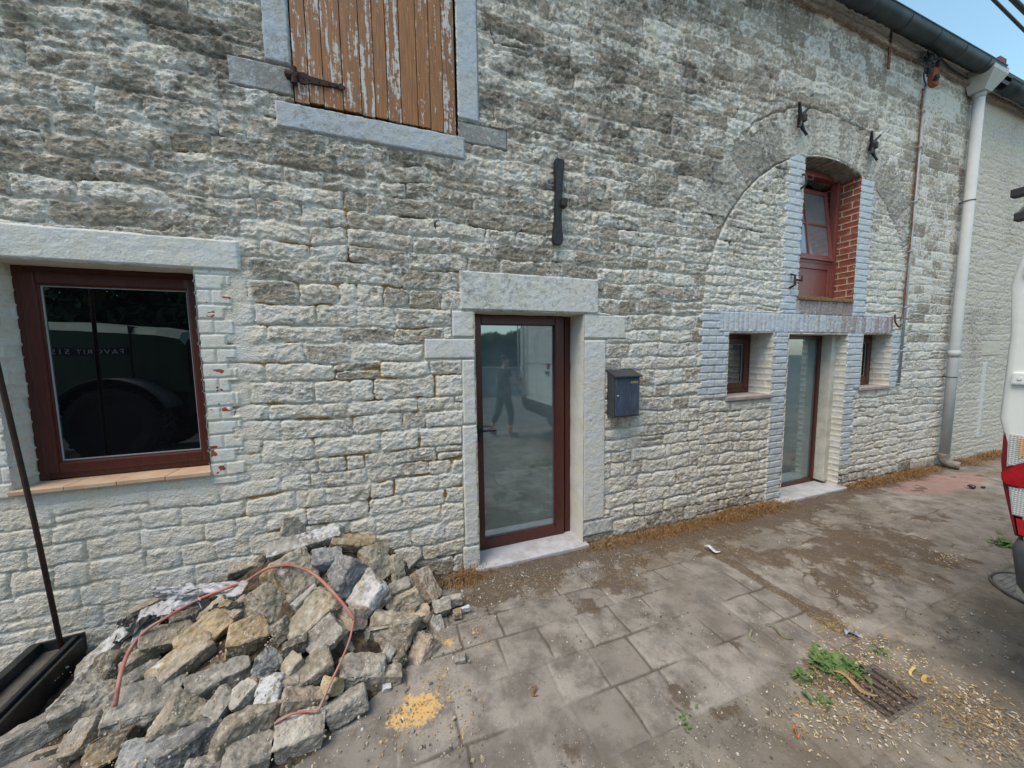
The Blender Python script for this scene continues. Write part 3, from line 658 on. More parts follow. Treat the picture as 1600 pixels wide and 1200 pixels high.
# gutters
def gutter(x0, x1, cy, cz, r, par, nm='gutter'):
    bm = bmesh.new(); n = 14; prof = [(cy+r*math.cos(math.pi+math.pi*k/n), cz+r*math.sin(math.pi+math.pi*k/n)) for k in range(n+1)]
    prof = [(cy-r-.006, cz+.012)]+prof+[(cy+r, cz+.03)]
    xs = np.arange(x0, x1+.01, .5); rows = [[bm.verts.new((x, y, z)) for y, z in prof] for x in xs]
    for i in range(len(rows)-1):
        for k in range(len(prof)-1): bm.faces.new((rows[i][k], rows[i][k+1], rows[i+1][k+1], rows[i+1][k]))
    tube(bm, [(x, cy-r-.004, cz+.012) for x in xs], .009, 6)
    g = fin(bm, nm, M['zinc'], par, True); sm = g.modifiers.new('thick', 'SOLIDIFY'); sm.thickness = .003
    for x in np.arange(x0+.3, x1, .62):
        bm = bmesh.new(); tube(bm, [(x, cy+(r+.004)*math.cos(math.pi+math.pi*k/10), cz+(r+.004)*math.sin(math.pi+math.pi*k/10)) for k in range(11)], .006, 5); fin(bm, 'gutter_bracket', M['zinc'], g)
gutter(-6.9, 8.1, -.185, 5.455, .085, HOUSE); gutter(8.32, 19.5, -.17, 5.36, .085, NEIGH)
boxo('soffit_board', -7, 8.15, -.16, -.01, 5.50, 5.56, M['slate'], HOUSE, .004)
boxo('soffit_board', 8.32, 20, -.15, -.01, 5.41, 5.47, M['slate'], NEIGH, .004)
bm = bmesh.new(); box(bm, 8.12, 8.31, -.20, -.02, 5.45, 5.66, .006)
for i in range(10):
    y = -.02+i*.29; box(bm, 8.12, 8.31, y, y+.28, 5.52+i*.2, 5.80+i*.225, .012)
fin(bm, 'brick_parapet', simple('weathered_brick_rim', (.17, .075, .055), .9, 0, .4, 14, .6), NEIGH)
# downpipe with hopper
dp = empty('downpipe', (7.97, -.09, GZ)); dp.parent = HOUSE; dp.matrix_parent_inverse = pw(HOUSE).inverted(); dp['label'] = 'pale grey plastic downpipe with a box hopper'
tubeo('pipe', [(7.97, -.095, -.06), (7.97, -.095, 1.55), (7.97, -.095, 5.24)], .056, M['pvc'], dp, 20)
bm = bmesh.new(); tube(bm, [(7.97, -.095, 5.14), (7.97, -.095, 5.26)], .062, 20); tube(bm, [(7.97, -.095, 1.50), (7.97, -.095, 1.60)], .061, 20); fin(bm, 'pipe_collar', M['pvc'], dp, True)
for z in (1.2, 3.75):
    bm = bmesh.new(); tube(bm, [(7.97+.060*math.cos(t), -.095+.060*math.sin(t), z) for t in np.linspace(0, 2*math.pi, 17)], .005, 5); tube(bm, [(7.97, -.035, z), (7.97, .0, z)], .008, 5)
    fin(bm, 'pipe_clip', M['rust'], dp, True)
bm = bmesh.new(); a = [(7.87, -.17), (8.07, -.17), (8.07, -.02), (7.87, -.02)]; c = [(7.77, -.27), (8.17, -.27), (8.17, -.01), (7.77, -.01)]
r0 = [bm.verts.new((x, y, 5.20)) for x, y in a]; r1_ = [bm.verts.new((x, y, 5.38)) for x, y in c]; r2_ = [bm.verts.new((x, y, 5.46)) for x, y in c]
bm.faces.new(r0)
for A_, B_ in ((r0, r1_), (r1_, r2_)):
    for i in range(4): bm.faces.new((A_[i], A_[(i+1) % 4], B_[(i+1) % 4], B_[i]))
bm.faces.new(r2_); fin(bm, 'hopper', M['hopper'], dp)
bm = bmesh.new(); tube(bm, smoothpath([(7.97, -.095, .02), (7.97, -.097, -.07), (7.985, -.15, -.125), (8.02, -.24, -.14)], 4), .062, 16); fin(bm, 'pipe_shoe', simple('weathered_grey_pipe_shoe', (.22, .20, .17), .8, 0, .4, 20, .3), dp, True)
# conduit and rusty old strip
cd = tubeo('conduit', [(6.73, -.03, 1.12), (6.74, -.03, 3.0), (6.77, -.03, 5.12)], .014, M['cond'], HOUSE, 10); cd['label'] = 'thin grey conduit running down the wall'
bm = bmesh.new()
for z in (1.14, 1.6, 2.2, 2.95, 3.6, 4.3, 4.75): tube(bm, [(6.70, -.012, z), (6.72, -.048, z+.006), (6.755, -.048, z), (6.79, -.012, z)], .007, 6)
fin(bm, 'conduit_clip', M['hopper'], cd, True)
bm = bmesh.new(); tube(bm, smoothpath([(6.74, -.02, 5.03), (6.71, -.03, 4.9), (6.715, -.03, 4.3), (6.72, -.028, 3.7), (6.72, -.03, 3.1), (6.69, -.03, 2.5), (6.685, -.03, 2.15), (6.64, -.03, 2.02)], 6), [random.uniform(.004, .0115) for _ in range(43)], 6)
fin(bm, 'rusty_strip', M['rustpipe'], HOUSE)
bm = bmesh.new(); tube(bm, smoothpath([(6.50, -.03, 2.10), (6.47, -.05, 2.0), (6.55, -.06, 1.93), (6.62, -.05, 1.97)], 3), .009, 6); fin(bm, 'hook', M['rust'], HOUSE, True)
o = boxo('rusty_strip', 5.885, 5.925, -.045, -.028, 5.06, 5.53, M['rustpipe'], HOUSE, .003)
# mortar seam under the eaves
sd_ = []
for x in np.arange(3.6, 19, .06): sd_.append((x, -.035-.006*random.random(), 5.33+.03*float(perlin(np.array([x*1.1]), np.array([0.]), 171)[0])+.012*random.uniform(-1, 1)))
bm = bmesh.new(); tube(bm, sd_, [random.uniform(.011, .022) for _ in sd_], 6); fin(bm, 'mortar_seam', M['putty'], HOUSE)
# electric bracket with insulators and cables
br = empty('cable_bracket', (6.75, -.05, 5.3)); br.parent = HOUSE; br.matrix_parent_inverse = pw(HOUSE).inverted(); br['label'] = 'black iron cable bracket with coiled wires under the gutter'
bm = bmesh.new(); tube(bm, [(6.55, -.02, 5.36), (6.80, -.13, 5.33), (6.86, -.02, 5.28)], .013, 6); tube(bm, [(6.62, -.10, 5.10), (6.62, -.10, 5.38)], .012, 6)
for x, z in ((6.60, 5.30), (6.62, 5.16), (6.82, 5.30), (6.80, 5.12)): tube(bm, [(x, -.11, z-.035), (x, -.11, z-.01), (x, -.11, z+.01), (x, -.11, z+.035)], [.018, .034, .028, .018], 8)
fin(bm, 'iron_arm', M['blackiron'], br)
bm = bmesh.new(); rr_ = random.Random(3)
for k in range(6):
    c0 = (6.62+rr_.uniform(-.06, .06), -.09, 5.32+rr_.uniform(-.05, .03)); r_ = rr_.uniform(.06, .11)
    tube(bm, [(c0[0]+r_*math.cos(t+k), c0[1]-.02*math.sin(3*t), c0[2]+r_*.9*math.sin(t+k)) for t in np.linspace(0, rr_.uniform(3.2, 5.2), 14)], .006, 5)
tube(bm, smoothpath([(6.60, -.1, 5.28), (6.58, -.08, 5.12), (6.70, -.06, 5.04), (6.77, -.03, 5.10)], 4), .009, 5)
tube(bm, smoothpath([(6.75, -.1, 5.42), (7.2, -.07, 5.37), (7.7, -.06, 5.36)], 4), .010, 5)
fin(bm, 'wire_coil', M['cable'], br)
boxo('red_brick', 6.86, 7.02, -.055, .02, 5.12, 5.33, simple('orange_brick_patch', (.36, .10, .05), .9, 0, .4, 20, .5), HOUSE, .008)
# overhead power lines
for (a, c, rr2, lab) in (((1553, 0), (1602, 49), .012, 'lower thin black power line crossing the sky corner'), ((1584, 0), (1602, 18), .020, 'thicker upper black power line at the top right corner')):
    p = wallp(*a, -.9); q = wallp(*c, -.9); d = (q-p); pts = [p-d*14, p, q, q+d*20]
    tag(tubeo('power_line', [Vector(v) for v in pts], rr2, M['cable']), lab, 'cable', 'overhead lines')

# ------------------------------------------------------------------ mailbox
mb = empty('mailbox', (2.05, 0, 1.02), 'dark blue-grey metal mailbox mounted on the wall right of the glass door', 'mailbox')
b = NB('scuffed_blue_grey_metal'); n = b.noise(4, 8, .7, b.coord('Object', (9, 9, 1.5)))
M['mbox'] = b.fin(b.mix(b.step(n, .48, .72), (.052, .068, .10), (.13, .16, .21)), .5, .2)
M['mbox2'] = simple('plain_dark_metal', (.052, .054, .066), .45, .3, .2)
x0, x1 = 1.915, 2.195
boxo('body', x0, x1, -.118, -.002, 1.035, 1.415, M['mbox2'], mb, .004)
boxo('door', x0+.008, x1-.008, -.128, -.1185, 1.045, 1.395, M['mbox'], mb, .004)
bm = bmesh.new(); vs = [bm.verts.new(c) for c in ((x0-.008, -.145, 1.405), (x1+.008, -.145, 1.405), (x1+.008, .0, 1.46), (x0-.008, .0, 1.46), (x0-.008, -.145, 1.418), (x1+.008, -.145, 1.418), (x1+.008, .0, 1.472), (x0-.008, .0, 1.472))]
for f in ((0, 3, 2, 1), (4, 5, 6, 7), (0, 1, 5, 4), (1, 2, 6, 5), (2, 3, 7, 6), (3, 0, 4, 7)): bm.faces.new([vs[i] for i in f])
for x in (x0, x1-.004):
    vs = [bm.verts.new(c) for c in ((x, -.118, 1.41), (x, -.002, 1.41), (x, -.002, 1.458), (x+.004, -.118, 1.41), (x+.004, -.002, 1.41), (x+.004, -.002, 1.458))]
    bm.faces.new(vs[:3]); bm.faces.new(vs[3:][::-1])
fin(bm, 'lid', M['mbox2'], mb)
boxo('name_plate', 2.085, 2.165, -.131, -.128, 1.345, 1.368, M['brass'], mb, .001)
bm = bmesh.new(); tube(bm, [(1.945, -.127, 1.235), (1.945, -.136, 1.235)], .009, 10); fin(bm, 'lock', M['alu'], mb, True)

# ------------------------------------------------------------------ GROUND
def gheight(x, y): return GZ-.068*sstep(-.9, -.05, y)
GXF = axis([(-3.4, -2.4, .03, .012), (-2.4, 2.9, .0075, .0085), (2.9, 8, .0085, .024), (8, 20, .024, .08)], [2.17, 2.50, 2.62])
GYF = axis([(-4.2, -2.6, .05, .016), (-2.6, -1.2, .010, .0085), (-1.2, .36, .0085, .010)], [-1.60, -1.725, -1.935, .0])
gX, gY = np.meshgrid(GXF, GYF)
m1 = fbm(gX*1.2, gY*1.2, 4, 301); m2 = fbm(gX*7, gY*7, 4, 311, .6); m3 = fbm(gX*30, gY*30, 3, 321, .6); m4 = fbm(gX*2.6+7, gY*2.6, 5, 331, .6)
gz0 = gheight(gX, gY)
xw = gX+.016*fbm(gX*2.5, gY*2.5, 3, 341); yw = gY+.014*fbm(gX*2.5, gY*2.5, 3, 342)
rowsY = np.array([-9, -1.60, -1.333, -1.075, -.82, -.59, -.34, -.08, 9]); ri = np.clip(np.searchsorted(rowsY, yw)-1, 0, 7)
offs = np.array([0, .0, -.025, .03, .09, .05, .1, .0])[ri]; pit_ = .272
k_ = np.floor((xw-.52-offs)/pit_); du = np.minimum(xw-.52-offs-k_*pit_, (k_+1)*pit_-(xw-.52-offs)); dv = np.minimum(yw-rowsY[ri], rowsY[ri+1]-yw)
rs = np.sin(k_*41.3+ri*97.7)*4373.1; rs = rs-np.floor(rs)
# big cracked concrete bays further right
kb = np.floor((xw-2.62)/1.15); dub = np.minimum(xw-2.62-kb*1.15, (kb+1)*1.15-(xw-2.62)); dvb = np.minimum(np.abs(yw+.78+.05*kb), np.abs(yw+1.60)); rb_ = np.sin(kb*13.3+np.floor(yw+.78)*7)*437.1; rb_ = rb_-np.floor(rb_)
big = gX > 2.62
du = np.where(big, dub, du); dv = np.where(big, dvb, dv); rs = np.where(big, rb_, rs)
crk = np.abs(fbm(gX*1.7, gY*1.7, 3, 351)); crk = (1-sstep(.004, .02, crk))*big
road = gY < -1.60
jg = np.where(road, 0, 1-sstep(.002, .010+.007*sstep(-.3,.3,m2), np.minimum(du, dv)))
jg = jg*(.28+.72*sstep(-.25, .25, fbm(gX*2.2, gY*2.2, 3, 355))); jg = np.maximum(jg, .8*crk*(~road)); 
strip = (gY > -1.99) & road; js = (1-sstep(.003, .012, np.abs(gY+1.99+.01*m2)))*road*(gX > 1.2)
js = np.maximum(js, (1-sstep(.002, .010, np.abs(((gX-1.74) % 1.02)-.01)))*strip*(gX > 1.5))
blobs = [(970, 905, .22, 1), (1010, 960, .08, .8), (1180, 870, .26, .8), (1290, 880, .30, .9), (1370, 850, .45, .9), (1330, 925, .13, .8), (1130, 850, .22, .9), (1062, 1085, .09, 1), (850, 905, .22, .9), (790, 905, .2, .9), (905, 945, .14, .8), (760, 925, .16, .9), (1225, 800, .5, .8), (1120, 820, .3, .9), (1290, 965, .10, 1), (1060, 975, .1, .5), (900, 1010, .1, .4), (890, 1180, .08, .9), (1450, 900, .25, .6), (1000, 870, .18, .9), (1050, 850, .2, .9), (1520, 960, .12, .7), (1530, 1000, .15, .6), (1390, 890, .2, .9)]
dirtg = np.zeros(gX.shape)
wx_ = fbm(gX*7, gY*7, 4, 361); wy_ = fbm(gX*7, gY*7, 4, 362)
for px, py, r_, s_ in blobs:
    c = gndp(px, py); dirtg = np.maximum(dirtg, s_*np.exp(-(((gX+.4*r_*wx_-c[0])/(r_*1.3))**2+((gY+.4*r_*wy_-c[1])/r_)**2)**.8))
dirtg = dirtg*.8+.85*sstep(-.50, -.10, gY+.25*m4+.1*m2)*sstep(9.5, 7, gX+m1)+.30*sstep(.0, .5, m4+.5*m2)+.42*sstep(2.5, 3.2, gX+.4*m1)*sstep(-1.5,-1.1,gY+.3*m2)*sstep(-.15,.3,fbm(gX*2.1,gY*2.6,5,371,.65))*sstep(6.5,5,gX)
dirtg = dirtg+.9*np.exp(-((gX-2.62)/.05)**2)*(~road)*sstep(-.3, .3, m4+.3)+.25*sstep(.1, .5, m4)
dirtg = np.where(road, dirtg*.6+.35*sstep(0, .5, m4), dirtg)
dirtg += .9*np.exp(-(((gX-2.24)/.30)**2+((gY+1.70)/.13)**2))
loose = sstep(.45, .85, dirtg+.4*m2)
sand = np.zeros(gX.shape)
for px, py, r_, s_ in ((655, 1108, .12, 1.1), (628, 1122, .08, .95), (700, 1085, .05, .5), (700, 1003, .05, .8), (742, 985, .03, .5), (690, 1060, .05, .45), (762, 1012, .05, .4), (640, 1090, .05, .7), (720, 1150, .05, .4), (600, 1160, .04, .4)):
    c = gndp(px, py); sand = np.maximum(sand, s_*np.exp(-(((gX-c[0])/r_)**2+((gY-c[1])/(r_*.8))**2)))
pink = sstep(.30, .65, np.exp(-(((gX-6.9)/1.1)**2+((gY+.42)/.32)**2))+.30*m4)
agg = np.where(road, .8*sstep(.0, .45, m4+.22*(gY < -1.99)), 0)   # worn patches where stones show
dark_patch = np.exp(-(((gX-2.95)/.42)**2+((gY+2.12)/.13)**2))*(.8+.6*m2)  # elongated darker patch of ground at the van's rear corner
gh = gz0+.0012*(rs-.5)*2*(~road)+.003*(rs-.5)*big+.0012*m3+.0035*m2*(.4+big*.9+road*.9)-.011*jg*(1-.75*loose)-.008*js+.010*loose*(.5+m2)+.004*agg*m3*2+.012*m1*road
gh = gh-.012*road*(gX > .2)*sstep(-1.62, -1.60, -gY*-1)*0
gh = gh-.004*road
MKG = {'mk': np.stack([np.clip(dirtg+.35*jg+.5*loose, 0, 1), np.clip(sand, 0, 1), np.clip(rs, 0, 1), np.clip(pink, 0, 1)], -1),
       'mk2': np.stack([np.clip(agg, 0, 1), np.clip(jg, 0, 1), np.clip(dark_patch, 0, 1), np.clip(big*1.0+road*.5, 0, 1)], -1)}
def ground_mat(name, base, base2, roadlike=False):
    b = NB(name); d, sn, rnd, pk = b.attr('mk'); ag, jt, we, bigm = b.attr('mk2')
    nf = b.noise(35, 10, .72); nm = b.noise(6, 8, .65); ns = b.noise(220, 3, .6); nh = b.noise(1.3, 5, .6)
    c = b.mix(rnd, base, base2); c = b.mix(b.step(nm, .38, .66), c, tuple(x*.64 for x in base)); c = b.mix(b.ma('MULTIPLY', b.step(nh, .50, .64), .5), c, (.125, .10, .075))
    c = b.mix(b.ma('MULTIPLY', b.step(b.noise(14, 8, .7), .54, .70), .55), c, (.10, .08, .058))
    c = b.mix(b.ma('MULTIPLY', b.step(ns, .5, .72), .45), c, tuple(x*.55 for x in base))
    vo = b.n('ShaderNodeTexVoronoi'); b.t.links.new(b.coord(), vo.inputs['Vector']); vo.inputs['Scale'].default_value = 95
    peb = b.mix(b.ma('MULTIPLY', vo.outputs[1], 1.0), (.09, .085, .08), (.36, .34, .30)); peb = b.mix(b.step(vo.outputs[0], .42, .6), peb, (.075, .065, .055))
    c = b.mix(b.ma('MULTIPLY', b.step(b.ma('ADD', ag, b.ma('MULTIPLY', b.ma('SUBTRACT', nf, .5), 1.3)), .55, .85), .75), c, peb)
    c = b.mix(b.ma('MULTIPLY', b.step(jt, .25, .95), .70), c, (.055, .045, .035))
    c = b.mix(b.ma('MULTIPLY', pk, .65), c, b.mix(nm, (.33, .19, .17), (.25, .15, .13)))
    dm = b.ma('ADD', b.ma('ADD', d, b.ma('MULTIPLY', b.ma('SUBTRACT', nf, .5), 1.5)), b.ma('MULTIPLY', b.ma('SUBTRACT', nm, .5), 1.1)); dcol = b.mix(nm, (.055, .038, .026), (.115, .085, .06))
    c = b.mix(b.ma('MULTIPLY', b.step(dm, .38, 1.0), .85), c, dcol)
    c = b.mix(b.ma('MULTIPLY', we, .6, clamp=True), c, (.06, .058, .055))
    sm = b.ma('ADD', sn, b.ma('MULTIPLY', b.ma('SUBTRACT', nf, .5), 2.6)); c = b.mix(b.step(sm, .42, .75), c, (.50, .33, .14))
    fleck = b.vor(38, 'F1', 0); fm = b.ma('MULTIPLY', b.step(fleck, .13, .07), b.step(nm, .47, .6)); c = b.mix(b.ma('MULTIPLY', fm, .7), c, (.45, .43, .38))
    b.bump(b.ma('ADD', b.noise(60, 8, .7), b.ma('MULTIPLY', ns, .6)), .55, .006)
    return b.fin(c, .93, 0, .25)
M['pave'] = ground_mat('weathered_concrete_slabs', (.205, .185, .165), (.285, .262, .235)); M['road'] = ground_mat('worn_concrete_road', (.19, .17, .145), (.245, .22, .185))
gP = np.stack([gX, gY, gh], -1); gcx = (GXF[:-1]+GXF[1:])/2; gcy = (GYF[:-1]+GYF[1:])/2; GCX, GCY = np.meshgrid(gcx, gcy)
ghole = (GCX > 2.17) & (GCX < 2.50) & (GCY > -1.935) & (GCY < -1.725)
gridmesh('pavement', gP, GCY > -1.60, MKG, M['pave'])['kind'] = 'structure'
gridmesh('road', gP, (GCY < -1.60) & ~ghole, MKG, M['road'])['kind'] = 'structure'
bm = bmesh.new(); z = -.19
for x0_, x1_, y0_, y1_ in ((-150, 150, -150, -4.15), (-150, -3.35, -4.15, 150), (19.9, 150, -4.15, 150), (-3.35, 19.9, 6, 150)):
    nxs = np.linspace(x0_, x1_, 12); nys = np.linspace(y0_, y1_, 12); g_ = [[bm.verts.new((x, y, z)) for x in nxs] for y in nys]
    for i in range(11):
        for j in range(11): bm.faces.new((g_[i][j], g_[i][j+1], g_[i+1][j+1], g_[i+1][j]))
tag(fin(bm, 'ground', simple('rough_asphalt_ground', (.13, .128, .12), .95, 0, .35, 3, .4)), kind='structure')
# ---- drain grate
gr = empty('drain_grate', (2.335, -1.83, GZ), 'rusty cast iron drain grate with slots beside the weeds', 'drain grate')
zt = GZ-.004; bm = bmesh.new(); frame_z = [(2.17, 2.19, -1.935, -1.725), (2.48, 2.50, -1.935, -1.725), (2.19, 2.48, -1.935, -1.918), (2.19, 2.48, -1.742, -1.725)]
for a in frame_z: box(bm, *a, zt-.03, zt, .003)
fin(bm, 'rim', M['rust2'] if 'rust2' in M else simple('worn_grey_iron', (.12, .105, .10), .75, .2, .4, 20, .4), gr)
M['rust2'] = simple('worn_brown_iron', (.115, .085, .075), .7, .3, .45, 25, .5)
for i in range(6):
    x = 2.205+i*.0515; bm = bmesh.new(); box(bm, x, x+.028, -1.922, -1.738, zt-.035, zt-.001, .006); fin(bm, 'bar', M['rust2'], gr)
bm = bmesh.new(); box(bm, 2.165, 2.505, -1.94, -1.72, -.75, -.70); box(bm, 2.15, 2.169, -1.95, -1.71, -.75, zt-.03); box(bm, 2.501, 2.52, -1.95, -1.71, -.75, zt-.03); box(bm, 2.165, 2.505, -1.95, -1.936, -.75, zt-.03); box(bm, 2.165, 2.505, -1.724, -1.71, -.75, zt-.03)
fin(bm, 'pit', M['inside'], gr)
# ---- round chequered manhole cover
mh = empty('manhole_cover', (4.36, -1.90, GZ), 'round chequered metal manhole cover behind the van', 'manhole cover')
bm = bmesh.new(); lathe(bm, [(.31, -.03), (.31, .008), (.300, .010), (.297, .004)], 40, Matrix.Translation((4.36, -1.90, GZ+.004))); fin(bm, 'rim', M['rust2'], mh)
bm = bmesh.new(); lathe(bm, [(.29, -.02), (.29, .006)], 40, Matrix.Translation((4.36, -1.90, GZ+.004)))
for i in range(-10, 11):
    for j in range(-10, 11):
        if i*i+j*j < 95: box(bm, 4.36+i*.028-.009, 4.36+i*.028+.009, -1.90+j*.028-.009, -1.90+j*.028+.009, GZ+.008, GZ+.014, .002, seg=1)
fin(bm, 'plate', simple('polished_grey_iron', (.26, .25, .24), .5, .5, .4, 20, .2), mh)
# ------------------------------------------------------------------ THE RUBBLE HEAP
HX = [-3.2, -2.0, -1.85, -1.5, -1.2, -.95, -.8, -.6, -.37, -.1, .1, .3, .45]
HT = [-.18, -.14, -.10, .06, .16, .27, .33, .44, .40, .22, .04, -.10, -.19]
HF = [.5, .62, .95, 1.12, 1.28, 1.32, 1.32, 1.30, 1.22, 1.02, .84, .50, .30]
def heap(x, y):
    zt = float(np.interp(x, HX, HT)); yf = float(np.interp(x, HX, HF)); g = float(gheight(np.array(x), np.array(y)))
    t = min(max((-y-.04)/yf, 0), 1); return g+(zt-g)*(1-t)**.85
def heap_hit(px, py, back=0.0):
    d = ray(px, py); t = .8
    while t < 6:
        p = CAMP+d*t
        if p[1] > -.03 or p[2] < heap(p[0], p[1])+back: break
        t += .006
    return CAMP+d*t, t*float(np.dot(d, BF))
xs = np.linspace(-2.5, .42, 150); ys = np.linspace(-1.42, -.0, 90); HXg, HYg = np.meshgrid(xs, ys)
hz = np.array([[heap(x, y) for x in xs] for y in ys]); hn = fbm(HXg*7, HYg*7, 4, 401, .6)
hz = np.where(hz > gheight(HXg, HYg)+.004, hz-.085+.05*hn, hz-.05)
b = NB('earth_and_crumbs'); n = b.noise(24, 9, .7); 
b.bump(b.noise(60, 6, .7), .9, .01); c = b.mix(b.step(n, .38, .62), (.03, .024, .018), (.10, .078, .055)); c = b.mix(b.ma('MULTIPLY', b.step(b.noise(9, 6), .56, .7), .7), c, (.30, .18, .06))
M['earth'] = b.fin(c, .95, 0, .2)
me = np.stack([HXg, HYg, hz], -1)
tag(gridmesh('rubble_earth', me, np.ones((89, 149), bool), {}, M['earth']), kind='stuff', label='dark crumbly earth and small rubble under the stones', cat='rubble')
# rock material: colour of each stone comes from the object's own colour
b = NB('quarry_rubble'); oi = b.n('ShaderNodeObjectInfo'); rnd = oi.outputs['Random']; oc = oi.outputs['Color']; al = oi.outputs['Alpha']
shift = b.n('ShaderNodeVectorMath', operation='ADD'); b.t.links.new(b.coord(), shift.inputs[0]); cmb = b.n('ShaderNodeCombineXYZ')
for i in range(3): b.t.links.new(b.ma('MULTIPLY', rnd, 23.0+7*i), cmb.inputs[i])
b.t.links.new(cmb.outputs[0], shift.inputs[1]); sv = shift.outputs[0]
nA = b.noise(7, 8, .65, sv, .4); nB = b.noise(28, 8, .7, sv); nC = b.noise(3.2, 4, .6, sv); nD = b.noise(110, 4, .6, sv)
c = b.mix(b.step(nA, .36, .64), oc, b.mix(1.0, oc, (.62, .60, .60), 'MULTIPLY'))
c = b.mix(b.ma('MULTIPLY', b.step(nC, .54, .70), .5), c, (.36, .25, .12))
c = b.mix(b.ma('MULTIPLY', b.step(nB, .48, .66), .62), c, (.48, .45, .40))
c = b.mix(b.ma('MULTIPLY', b.step(nB, .46, .34), .55), c, (.085, .075, .06))
wm = b.ma('ADD', b.ma('SUBTRACT', 1.0, al), b.ma('ADD', b.ma('MULTIPLY', b.ma('SUBTRACT', nC, .5), 2.2), b.ma('MULTIPLY', b.ma('SUBTRACT', nB, .5), 1.6)))
c = b.mix(b.ma('MULTIPLY', b.step(wm, .45, .72), .88), c, b.mix(nD, (.60, .61, .63), (.40, .40, .42)))
b.bump(b.ma('ADD', b.noise(38, 9, .7, sv), b.ma('MULTIPLY', nD, .4)), .75, .010)
M['rock'] = b.fin(c, .92, 0, .25)
RC = {'t': (.325, .285, .22), 'o': (.38, .29, .17), 'g': (.29, .275, .245), 'w': (.37, .345, .30), 'b': (.26, .265, .27), 'r': (.33, .265, .205), 'd': (.15, .13, .10)}
def rock_mesh(seed, dims, cuts=9, crag=1.0):
    rd = random.Random(seed); bm = bmesh.new(); bmesh.ops.create_cube(bm, size=2.0)
    for v in bm.verts: v.co += Vector((rd.uniform(-.22, .10)*(1 if v.co.x > 0 else -1), rd.uniform(-.25, .10)*(1 if v.co.y > 0 else -1), rd.uniform(-.25, .10)*(1 if v.co.z > 0 else -1)))
    for i in range(cuts):
        n = Vector((rd.gauss(0, 1), rd.gauss(0, 1), rd.gauss(0, 1))).normalized()
        sup = max(v.co.dot(n) for v in bm.verts); off = sup*rd.uniform(.86, .98) if i > 2 else sup*rd.uniform(.72, .86)
        r = bmesh.ops.bisect_plane(bm, geom=bm.verts[:]+bm.edges[:]+bm.faces[:], plane_co=n*off, plane_no=n, clear_outer=True)
        es = [e for e in r['geom_cut'] if isinstance(e, bmesh.types.BMEdge)]
        if es: bmesh.ops.edgeloop_fill(bm, edges=es)
    bmesh.ops.dissolve_degenerate(bm, dist=.01, edges=bm.edges)
    D = Vector(dims)/2
    for v in bm.verts: v.co = Vector((v.co.x*D.x, v.co.y*D.y, v.co.z*D.z))
    mn = min(dims)
    bmesh.ops.bevel(bm, geom=bm.edges[:], offset=mn*.035, segments=1, affect='EDGES')
    bmesh.ops.triangulate(bm, faces=bm.faces[:])
    tgt = max(.0065, max(dims)*.035)
    for _ in range(6):
        es = [e for e in bm.edges if e.calc_length() > tgt*1.5]
        if not es or len(bm.verts) > 6000: break
        bmesh.ops.subdivide_edges(bm, edges=es, cuts=1); bmesh.ops.triangulate(bm, faces=[f for f in bm.faces if len(f.verts) > 3])
    bm.normal_update(); so = Vector((seed*1.37 % 50, seed*2.11 % 50, seed*.77 % 50)); disp = []
    lay = Vector((rd.gauss(0, 1), rd.gauss(0, 1), rd.gauss(0, 1))).normalized()
    for v in bm.verts:
        p = v.co*(1/mn)
        a = mnoise.fractal(p*1.6+so, .9, 2.2, 5)*.075+abs(mnoise.noise(p*2.6+so*2))*.08-abs(mnoise.noise(p*5.5+so*3))*.055
        lam = mnoise.noise(lay*(p.dot(lay)*5.0)+so)*.022
        disp.append((a+lam)*mn*crag)
    for v, a in zip(bm.verts, disp): v.co += v.normal*a
    me = bpy.data.meshes.new('rubble_stone'); bm.to_mesh(me); bm.free(); return me
FWD = Vector(BF); RGT = Vector(BR); UPV = Vector(BU)
def put_rock(i, px, py, L, Sw, ang, col, white, label, push=.42, group='stones of the rubble heap', back=0.0, on='heap', dep=None):
    if on == 'heap': p, zd = heap_hit(px, py, back)
    else:
        p = gndp(px, py, -.14); zd = float(np.dot(p-CAMP, BF))
    k = zd/FPX; off = math.hypot(px-800, py-600)/FPX
    l = L*k*(.86 if L < 92 else .78); s = Sw*k*(.82 if L < 92 else .76); d3 = (dep*k*.9) if dep else s*random.Random(i).uniform(.75, 1.0)
    a = R(ang); ax = (RGT*math.cos(a)+UPV*math.sin(a)); vd = Vector(ray(px, py)); ax = (ax-vd*ax.dot(vd)).normalized()
    # tilt the long axis into the slope a little
    rd = random.Random(i*7+1); ax = (ax+vd*rd.uniform(-.18, .25)).normalized()
    zz = (-vd-ax*(-vd).dot(ax)).normalized(); yy = zz.cross(ax)
    Mx = Matrix((ax, yy, zz)).transposed().to_4x4() @ Matrix.Rotation(R(rd.choice((-1, 1))*rd.uniform(22, 48)), 4, 'X')
    pos = Vector(p)+vd*(d3*push)
    if on != 'heap': pos = Vector(p)+Vector((0, 0, s*.3))
    me = rock_mesh(i+11, (l, s, d3), 7 if max(l, s) < .07 else 9)
    o = bpy.data.objects.new('rubble_stone', me); COL.objects.link(o); me.materials.append(M['rock'])
    o.matrix_world = Matrix.Translation(pos) @ Mx
    cb = RC[col]; v_ = rd.uniform(.80, 1.2); o.color = (cb[0]*v_, cb[1]*v_, cb[2]*v_, 1-white)
    tag(o, label, 'stone', group); return o
